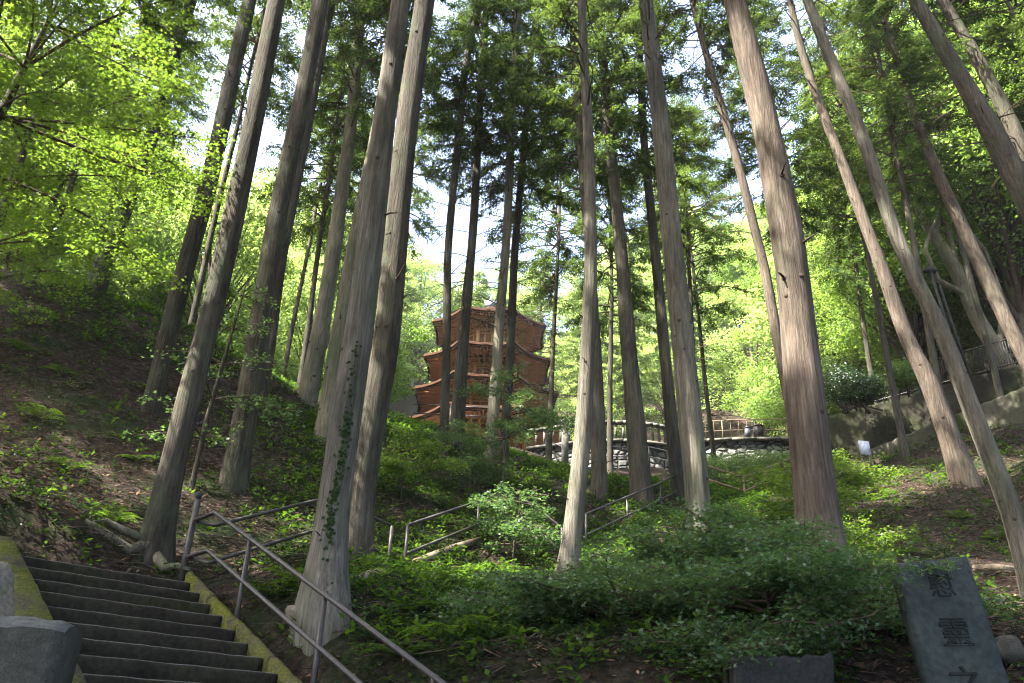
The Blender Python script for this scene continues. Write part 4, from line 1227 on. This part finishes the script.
# ---------------------------------------------------------------- moss hedge and dark shrub (leaf masses)
def leaf_mound(name, cpts, label, cat, m_, n_, leaf, seed, stem=True):
    rs = np.random.RandomState(seed)
    c0 = np.array(cpts[0][0]); gz = H1(c0[0], c0[1])
    e = empty(name, (c0[0], c0[1], gz), label, cat)
    Cs = []; Ns = []
    for (c, r3) in cpts:
        k = int(n_ / len(cpts)); d = norm(rs.normal(size=(k, 3))); rr = rs.uniform(.55, 1.05, k)
        lump = 1 + .18 * np.sin(d[:, 0] * 7 + c[0] * 3) * np.cos(d[:, 1] * 6) + .1 * np.sin(d[:, 2] * 9)
        Cs.append(np.asarray(c) + d * (rr * lump)[:, None] * np.asarray(r3)); Ns.append(norm(d + rs.normal(size=(k, 3)) * .6))
    C = np.concatenate(Cs) - np.array([c0[0], c0[1], gz]); N = np.concatenate(Ns)
    U = norm(np.cross(N, rs.normal(size=N.shape))); Vv = np.cross(N, U)
    V, F = diamonds(C, U, Vv, leaf * rs.uniform(.6, 1.3, len(C)), leaf * .5)
    link(bpy.data.objects.new('foliage', mesh_np('foliage', V, [F], m_)), e)
    if stem:
        mb = MB()
        for (c, r3) in cpts:
            c_ = np.asarray(c) - np.array([c0[0], c0[1], gz])
            for q in range(5):
                o_ = rs.normal(size=3) * .15; mb.tube([[c_[0] + o_[0], c_[1] + o_[1], c_[2] - r3[2] - .35], c_ + rs.normal(size=3) * np.array(r3) * .4], [.04, .01], 5)
        mb.obj('stems', M['twig'], e)
    return e
hp = []
for px in range(698, 800, 11):
    p = W(px, 472 - (px - 700) * .05, 32.5); hp.append((p, (.75, .7, .72)))
leaf_mound('moss_hedge', hp, 'low clipped yellow green hedge below the rubble wall', 'hedge', M['broad_lush'], 26000, .075, 3)  # brighter leaf colour stands in for sun that the trees keep off
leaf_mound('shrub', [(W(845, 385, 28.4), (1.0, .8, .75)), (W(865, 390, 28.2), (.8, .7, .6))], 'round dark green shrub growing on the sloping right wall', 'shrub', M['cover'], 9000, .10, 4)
leaf_mound('shrub', [(W(905, 375, 26.8), (.8, .6, .5))], 'lighter green shrub beside the fence on the right wall', 'shrub', M['broad_lush'], 4000, .10, 5)

# ---------------------------------------------------------------- monuments and stones in the foreground
def slab(name, TL, TR_, BL, BR, th, m_, label, cat, seed=1, top_wave=.02, parent=None):
    """upright slab from four front corners, thickness backwards"""
    TL, TR_, BL, BR = map(np.asarray, (TL, TR_, BL, BR))
    nrm = norm(np.cross(BR - BL, TL - BL)); 
    if nrm[1] < 0: nrm = -nrm
    rs = np.random.RandomState(seed); nu, nv = 18, 24
    mb = MB(); V = []
    for s_ in (0, 1):
        for j in range(nv + 1):
            for i in range(nu + 1):
                u, v_ = i / nu, j / nv
                p = (BL * (1 - u) + BR * u) * (1 - v_) + (TL * (1 - u) + TR_ * u) * v_
                ed = 0
                if i in (0, nu): p = p + (BR - BL) * (1 if i else -1) * rs.uniform(-.006, .006)
                if j == nv: p = p + (TL - BL) * rs.uniform(-.5, .5) * top_wave
                bev = .006 if (i in (0, nu) or j in (0, nv)) else 0
                p = p + nrm * ((bev + rs.uniform(0, .0015)) if s_ == 0 else (th - bev - rs.uniform(0, .004)))
                V.append(p)
    n1 = (nu + 1) * (nv + 1); k = nu + 1
    q = []
    for j in range(nv):
        for i in range(nu):
            a = j * k + i
            q.append([a, a + 1, a + k + 1, a + k]); q.append([n1 + a, n1 + a + k, n1 + a + k + 1, n1 + a + 1])
    for j in range(nv):
        for i in (0, nu):
            a = j * k + i; f = [a, a + k, n1 + a + k, n1 + a]; q.append(f if i == 0 else f[::-1])
    for i in range(nu):
        for j in (0, nv):
            a = j * k + i; f = [a, a + 1, n1 + a + 1, n1 + a]; q.append(f[::-1] if j == 0 else f)
    mb.add(V, q)
    e = empty(name, tuple((BL + BR) / 2), label, cat)
    o = mb.obj('slab', m_, e); place(o, None)
    return e, nrm
TL, TR_ = W(895, 563, 6.45), W(967, 555.5, 6.45)
BL, BR = W(935, 705, 6.3), W(1020, 712, 6.3)
e, nrm = slab('stone_monument', TL, TR_, BL, BR, .13, M['slate'], 'leaning dark grey stone monument carved with large characters', 'monument', 1, .02)
def carve(e, ch, c_px, size_px, nrm, name='character', sx=1.0, lean=0):
    """one incised character as real mesh just proud of the face"""
    cu = bpy.data.curves.new('character', 'FONT'); cu.body = ch; cu.extrude = .5; cu.offset = .004
    ob = bpy.data.objects.new('tmp', cu); COL.objects.link(ob)
    me = bpy.data.meshes.new_from_object(ob.evaluated_get(bpy.context.evaluated_depsgraph_get()))
    bpy.data.objects.remove(ob)
    co = np.empty(len(me.vertices) * 3); me.vertices.foreach_get('co', co); co = co.reshape(-1, 3)
    c0 = (co.max(0) + co.min(0)) / 2; co = (co - c0) / (co[:, 1].max() - co[:, 1].min())
    co[:, 2] = np.sign(co[:, 2])
    P0 = np.asarray(BL)
    d = C_FW * F_PX + C_RT * (c_px[0] - 512) + C_UP * (341.5 - c_px[1])
    o_ = np.array([0, 0, EYE]); t_ = ((P0 - o_) @ nrm) / (d @ nrm); c = o_ + d * t_
    up = norm((TL + TR_) / 2 - (BL + BR) / 2); rt = norm(np.cross(nrm, up)) ; 
    if rt[0] < 0: rt = -rt
    sz = size_px * axd(c) / F_PX
    Wd = c + rt * (co[:, :1] * sz * sx) + up * (co[:, 1:2] * sz) + nrm * (co[:, 2:] * .012)
    me.vertices.foreach_set('co', (Wd).astype(np.float32).ravel())
    me.materials.clear(); me.materials.append(M['engraving'])
    for p in me.polygons: p.material_index = 0
    me.update()
    o = link(bpy.data.objects.new(name, me), e); place(o, None)
carve(e, '慰', (941, 585.5), 23, nrm, sx=1.1)
carve(e, '靈', (955, 632), 27, nrm, sx=1.05)
carve(e, '之', (966, 681), 29, nrm, sx=1.15)
# faint carved column at the right of the face
for i, (x_, y_, h_) in enumerate([(963, 574, 5), (967, 590, 8), (971, 606, 8), (975, 622, 8), (980, 640, 8), (985, 656, 8)]):
    pass
TL2, TR2 = W(735, 657, 6.2), W(834, 655, 6.2); BL2, BR2 = W(742, 760, 6.2), W(838, 760, 6.2)
slab('stone_marker', TL2, TR2, BL2, BR2, .2, M['slate_dark'], 'low dark rough stone half hidden under leafy saplings', 'stone', 2, .05)
def boulder(name, c, r3, m_, label, seed, cat='stone'):
    rs = np.random.RandomState(seed); V = []; nu, nv = 16, 10
    ph = rs.uniform(0, 6, 6)
    for j in range(nv + 1):
        for i in range(nu):
            a = i * 2 * np.pi / nu; b2 = -np.pi / 2 + np.pi * j / nv
            d = np.array([math.cos(a) * math.cos(b2), math.sin(a) * math.cos(b2), math.sin(b2)])
            k = 1 + .12 * math.sin(d[0] * 4 + ph[0]) + .12 * math.sin(d[1] * 5 + ph[1]) + .1 * math.sin(d[2] * 5 + ph[2])
            V.append(np.sign(d) * np.abs(d) ** .8 * k * np.asarray(r3))
    q = [[j * nu + i, j * nu + (i + 1) % nu, (j + 1) * nu + (i + 1) % nu, (j + 1) * nu + i] for j in range(nv) for i in range(nu)]
    mb = MB(); mb.add(V, q); o = mb.obj(name, m_, None, True); o.location = tuple(c); tag(o, label, cat)
    return o
# grey block at lower left: upright block with a rough sloping top, painted paler as if lit from the sky
bl0, bl1 = W(-60, 700, 4.6), W(70, 700, 4.75)
zf = W(60, 630, 4.7)[2]; zb2 = zf + .07
d_ = norm((bl1 - bl0) * [1, 1, 0]); bk = np.array([-d_[1], d_[0], 0]); 
cR = W(66, 628, 4.72); cR[2] = 0
rsb = np.random.RandomState(3); mb = MB(); V = []; nu = 14
xs = np.linspace(-.95, 0, nu)
for x_ in xs:
    base = np.array([cR[0], cR[1], 0]) + d_ * x_
    wv = rsb.uniform(-.008, .008, 3); drop = .02 if x_ > -.04 else 0
    V += [base + [0, 0, .6], base + [0, 0, zf - .0 + wv[0] - drop * .3], base + bk * .10 + [0, 0, zf + .055 + wv[1] - drop], base + bk * .2 + [0, 0, zf + .075 + wv[2] - drop * 1.4], base + bk * .5 + [0, 0, zf + .07 - drop], base + bk * .5 + [0, 0, .6]]
q = [[i * 6 + j, (i + 1) * 6 + j, (i + 1) * 6 + (j + 1) % 6, i * 6 + (j + 1) % 6] for i in range(nu - 1) for j in range(6)]
mb.add(V, q); mb.M[4][-1] = np.array([1 if i_ % 6 in (1, 2, 3) else 0 for i_ in range(len(q))]); mb.F.setdefault(6, []).append(np.array([[0, 1, 2, 3, 4, 5], [len(V) - 1 - j for j in range(6)]])); mb.M.setdefault(6, []).append(np.array([0, 0]))
o = mb.obj('stone_block', [M['granite'], M['granite_rough_skylit']]); tag(o, 'grey granite block with rough sloping top in the lower left corner', 'stone block')
c_ = W(3, 592, 5.6); boulder('boulder', c_ - [.12, 0, .25], (.2, .2, .42), M['rock'], 'upright brown stone behind the grey corner block', 5)
c_ = ground_at(258, 607); boulder('boulder', ground_at(318, 617) + [-.1, -.05, 0.0], (.2, .16, .1), M['rock'], 'yellowish flat rock at the foot of the foremost pale trunk', 6)
c_ = W(1000, 640, 7.3); boulder('boulder', c_ - [0, 0, .1], (.16, .14, .12), M['granite'], 'small grey stone right behind the leaning monument', 7)
c_ = ground_at(870, 552); boulder('boulder', c_ + [0, 0, -.05], (.3, .2, .12), M['rock'], 'pale flat rock on the bank right of the broad reddish trunk', 8)

# roots of the leaning cedar
e0, X0, r0_ = TREEOBJ[TR['a']['id']]
for pts, r_ in (([(150, 545), (128, 553), (108, 555), (92, 549), (78, 548)], .06), ([(155, 555), (165, 568), (178, 566), (190, 570)], .05), ([(146, 540), (120, 528), (105, 520), (95, 522)], .035)):
    PP = [W(*p, 10.45 - .12 * i) for i, p in enumerate(pts)]
    PP = [np.array([q[0], q[1], max(q[2], H1(q[0], q[1]) + r_ * .6)]) for q in PP]
    mb = MB(); mb.tube(PP, np.linspace(r_ * 1.6, r_ * .45, len(PP)), 9); o = mb.obj('root', M['bark_mossy'], e0, True); place(o, None)

# ivy on the foremost trunk
eg, Xg, rg = TREEOBJ[TR['g']['id']]
rs = np.random.RandomState(9); Cs = []; Ns = []
for i in range(420):
    z = Xg[0][2] + rs.uniform(.4, 4.0); j = int(np.argmin(abs(Xg[:, 2] - z)))
    dens = 1.0 if 1.7 < z - Xg[0][2] < 3.0 else .35
    if rs.rand() > dens: continue
    az = -1.35 + .12 * math.sin(z * 3) + rs.normal() * .16
    o_ = np.array([math.cos(az), math.sin(az), 0])
    Cs.append(Xg[j] + [0, 0, z - Xg[j][2]] + o_ * (rg[j] * 1.08 + .012)); Ns.append(norm(o_ + rs.normal(size=3) * .35))
C = np.array(Cs); N = np.array(Ns); U = norm(np.cross(N, rs.normal(size=N.shape))); Vv = np.cross(N, U)
V, F = diamonds(C - U * .02, U, Vv, .045, .04)
o = link(bpy.data.objects.new('ivy', mesh_np('ivy', V, [F], M['ivy'])), eg); place(o, None)

# timber edges along the zigzag path
for i, (a, b2, lab) in enumerate([((415, 566), (486, 541), 'weathered timber edging the path right of the foremost trunk'),
                                 ((345, 590), (385, 577), 'short timber edging below the bend of the handrail'),
                                 ((560, 540), (520, 524), 'timber edge in the shadow left of the narrow central trunk'),
                                 ((975, 573), (1022, 575), 'fallen log lying behind the leaning monument')]):
    p, q = ground_at(*a), ground_at(*b2)
    mb = MB(); mb.tube([p + [0, 0, .05], p * .5 + q * .5 + [0, 0, .08], q + [0, 0, .06]], [.075, .07, .06], 10); o = mb.obj('log', M['log'], None, True)
    tag(o, lab, 'log')

# ---------------------------------------------------------------- ground cover, litter, twigs
def scatter(n_, seed, xr, yr, keep):
    rs = np.random.RandomState(seed)
    x = rs.uniform(*xr, n_ * 3); y = yr[0] + (yr[1] - yr[0]) * rs.uniform(0, 1, n_ * 3) ** 1.5
    x = x * (.35 + y / yr[1] * .65) if True else x
    k = keep(x, y, rs); x, y = x[k][:n_], y[k][:n_]
    return x, y, HH(x, y), rs
def off_stairs(x, y):
    rel = np.stack([x - ST_A[0], y - ST_A[1]], -1); u = rel @ ST_E[:2]; v = rel @ ST_D[:2]
    return ~((u > -.5) & (u < ST_W + .25) & (v > -.5) & (v < 8))
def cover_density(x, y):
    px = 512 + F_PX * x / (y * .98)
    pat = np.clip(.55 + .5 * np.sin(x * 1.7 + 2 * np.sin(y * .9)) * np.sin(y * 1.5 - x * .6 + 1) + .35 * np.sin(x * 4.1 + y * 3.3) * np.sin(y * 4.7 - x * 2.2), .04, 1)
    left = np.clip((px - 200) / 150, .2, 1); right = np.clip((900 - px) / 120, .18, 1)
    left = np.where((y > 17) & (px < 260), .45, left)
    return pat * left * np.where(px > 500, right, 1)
def cover(name, n_, seed, xr, yr, m_, leaf, nl, hgt, label, dens=True):
    x, y, z, rs = scatter(n_, seed, xr, yr, lambda x, y, rs: off_stairs(x, y) & (rs.rand(len(x)) < (cover_density(x, y) if dens else 1)))
    n0 = len(x); k = nl
    az = rs.uniform(0, 6.28, (n0, k)); el = rs.uniform(-.2, .75, (n0, k)); hh = rs.uniform(.15, 1, (n0, k)) * hgt * rs.uniform(.5, 1.5, (n0, 1))
    U = np.stack([np.cos(az) * np.cos(el), np.sin(az) * np.cos(el), np.sin(el)], -1)
    C = np.stack([np.repeat(x[:, None], k, 1), np.repeat(y[:, None], k, 1), z[:, None] + hh], -1) + U * rs.uniform(.01, .06, (n0, k, 1))
    U = U.reshape(-1, 3); C = C.reshape(-1, 3)
    sd = norm(np.cross(U, np.array([0, 0, 1.]) + rs.normal(size=U.shape) * .3))
    sz = leaf * rs.uniform(.5, 1.5, len(C)) * (1 + np.clip((C[:, 1] - 12) * .03, 0, .8))
    V, F = diamonds(C, U, sd, sz, sz * .55)
    o = link(bpy.data.objects.new(name, mesh_np(name, V, [F], m_)))
    return tag(o, label, None, None, 'stuff')
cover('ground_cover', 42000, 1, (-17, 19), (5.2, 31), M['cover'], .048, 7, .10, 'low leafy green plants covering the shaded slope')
cover('ground_cover', 9000, 2, (-16, 18), (5.2, 29), M['fern'], .075, 8, .17, 'taller fresh green leaves scattered over the slope')
x, y, z, rs = scatter(30000, 5, (-18, 20), (5.2, 30), lambda x, y, rs: off_stairs(x, y) | (rs.rand(len(x)) < .0))
C = np.stack([x, y, z + rs.uniform(0, .025, len(x))], -1); N = norm(np.array([0, 0, 1.]) + rs.normal(size=C.shape) * .45)
U = norm(np.cross(N, rs.normal(size=N.shape))); Vv = np.cross(N, U); sz = rs.uniform(.03, .09, len(C))
V, F = diamonds(C, U, Vv, sz * 1.4, sz * .6)
o = link(bpy.data.objects.new('leaf_litter', mesh_np('leaf_litter', V, [F], M['litter']))); tag(o, 'dry brown leaves lying on the slope', None, None, 'stuff')
x, y, z, rs = scatter(6500, 6, (-17, 18), (5.2, 24), lambda x, y, rs: off_stairs(x, y))
mb = MB()
for i in range(len(x)):
    az = rs.uniform(0, 6.28); ln = rs.uniform(.15, .7) ; d = np.array([math.cos(az), math.sin(az)]) * ln / 2
    a = np.array([x[i] - d[0], y[i] - d[1]]); b2 = np.array([x[i] + d[0], y[i] + d[1]])
    slope = rs.uniform(0, .06)
    mb.tube([[a[0], a[1], z[i] + .02], [x[i], y[i], z[i] + .05 + slope], [b2[0], b2[1], z[i] + .03]], [.008, .007, .003], 3, cap=False)
o = mb.obj('fallen_twigs', M['twig']); tag(o, 'thin fallen twigs strewn over the soil', None, None, 'stuff')

# ferns
def fern_mesh(seed, fr=11, L_=.5):
    rs = np.random.RandomState(seed); Cs = []; Us = []; Ss = []; Ls = []
    for i in range(fr):
        az = i * 6.28 / fr + rs.uniform(-.25, .25); ln = L_ * rs.uniform(.7, 1.15); s_ = np.linspace(.12, 1, 16)
        o_ = np.array([math.cos(az), math.sin(az), 0]); side = np.array([-o_[1], o_[0], 0])
        P = o_ * (s_ * ln)[:, None] + np.array([0, 0, 1.]) * ((1.0 * s_ - .95 * s_ ** 2) * ln)[:, None]
        for sg in (-1, 1):
            Cs.append(P); Us.append(norm(side * sg + o_ * .35 + np.array([0, 0, -.15]) + rs.normal(size=(16, 3)) * .06)); Ls.append(.11 * np.sin(np.pi * (s_ * .86 + .12)) * ln / .5 + .01)
    C = np.concatenate(Cs); U = np.concatenate(Us); L2 = np.concatenate(Ls)
    sd = norm(np.cross(U, [0, 0, 1.])); V, F = diamonds(C, U, sd, L2, .028)
    return mesh_np('fronds', V, [F], M['fern'])
FERN = [fern_mesh(i) for i in range(3)]
rf = random.Random(8)
spots = [(300, 592, 1.0, 'fern touching the left side of the foremost pale trunk foot'), (274, 600, .9, 'fern between the stair kerb and the foremost pale trunk'),
 (112, 522, .8, 'small bright fern on the bank above the top stone step'), (70, 470, .8, 'fern on the dark left bank above the stone steps'), (40, 420, .9, 'fern near the left edge halfway up the dark bank'),
 (135, 462, .8, 'fern just left of the rooted leaning cedar'), (450, 645, 1.1, 'large fern on the slope just right of the lower handrail end'), (505, 630, .9, 'fern right of the large slope fern at bottom centre'),
 (412, 615, .9, 'fern right of the foremost pale trunk above the handrail'), (385, 556, .7, 'small fern under the bend of the path handrail'), (60, 375, .8, 'highest fern on the far left bank'),
 (150, 392, .8, 'fern by the foot of the left bank cedar'), (206, 442, .9, 'fern between the rooted cedar and the dark thick cedar'), (470, 575, .8, 'fern left of the tall narrow central cedar'),
 (852, 520, 1.0, 'sunny fern right beside the broad reddish trunk'), (880, 500, .9, 'sunny fern midway between the two reddish trunks'), (905, 555, .8, 'fern directly above the leaning stone monument'),
 (1000, 540, .9, 'fern left of the long leaning right trunk foot'), (960, 520, .8, 'fern below the reddish leaning cedar'), (425, 452, 1.2, 'fern on the green hump left of the pagoda'),
 (470, 447, 1.1, 'fern at the foot of the slim pagoda front trunks'), (622, 560, .9, 'fern right of the tall narrow central cedar foot'), (400, 662, 1.0, 'fern beneath the lower handrail near the bottom edge'),
 (20, 350, .9, 'fern at the extreme left under the maple boughs')]
for i, (px, py, s, lab) in enumerate(spots):
    p = ground_at(px, py)
    o = bpy.data.objects.new('fern', FERN[i % 3]); o.location = tuple(p + [0, 0, .02]); o.rotation_euler = (rf.uniform(-.2, .2), rf.uniform(-.2, .2), rf.uniform(0, 6.28)); o.scale = (s, s, s)
    link(o); tag(o, lab, 'fern', 'ferns on the slope')
print('scene built')
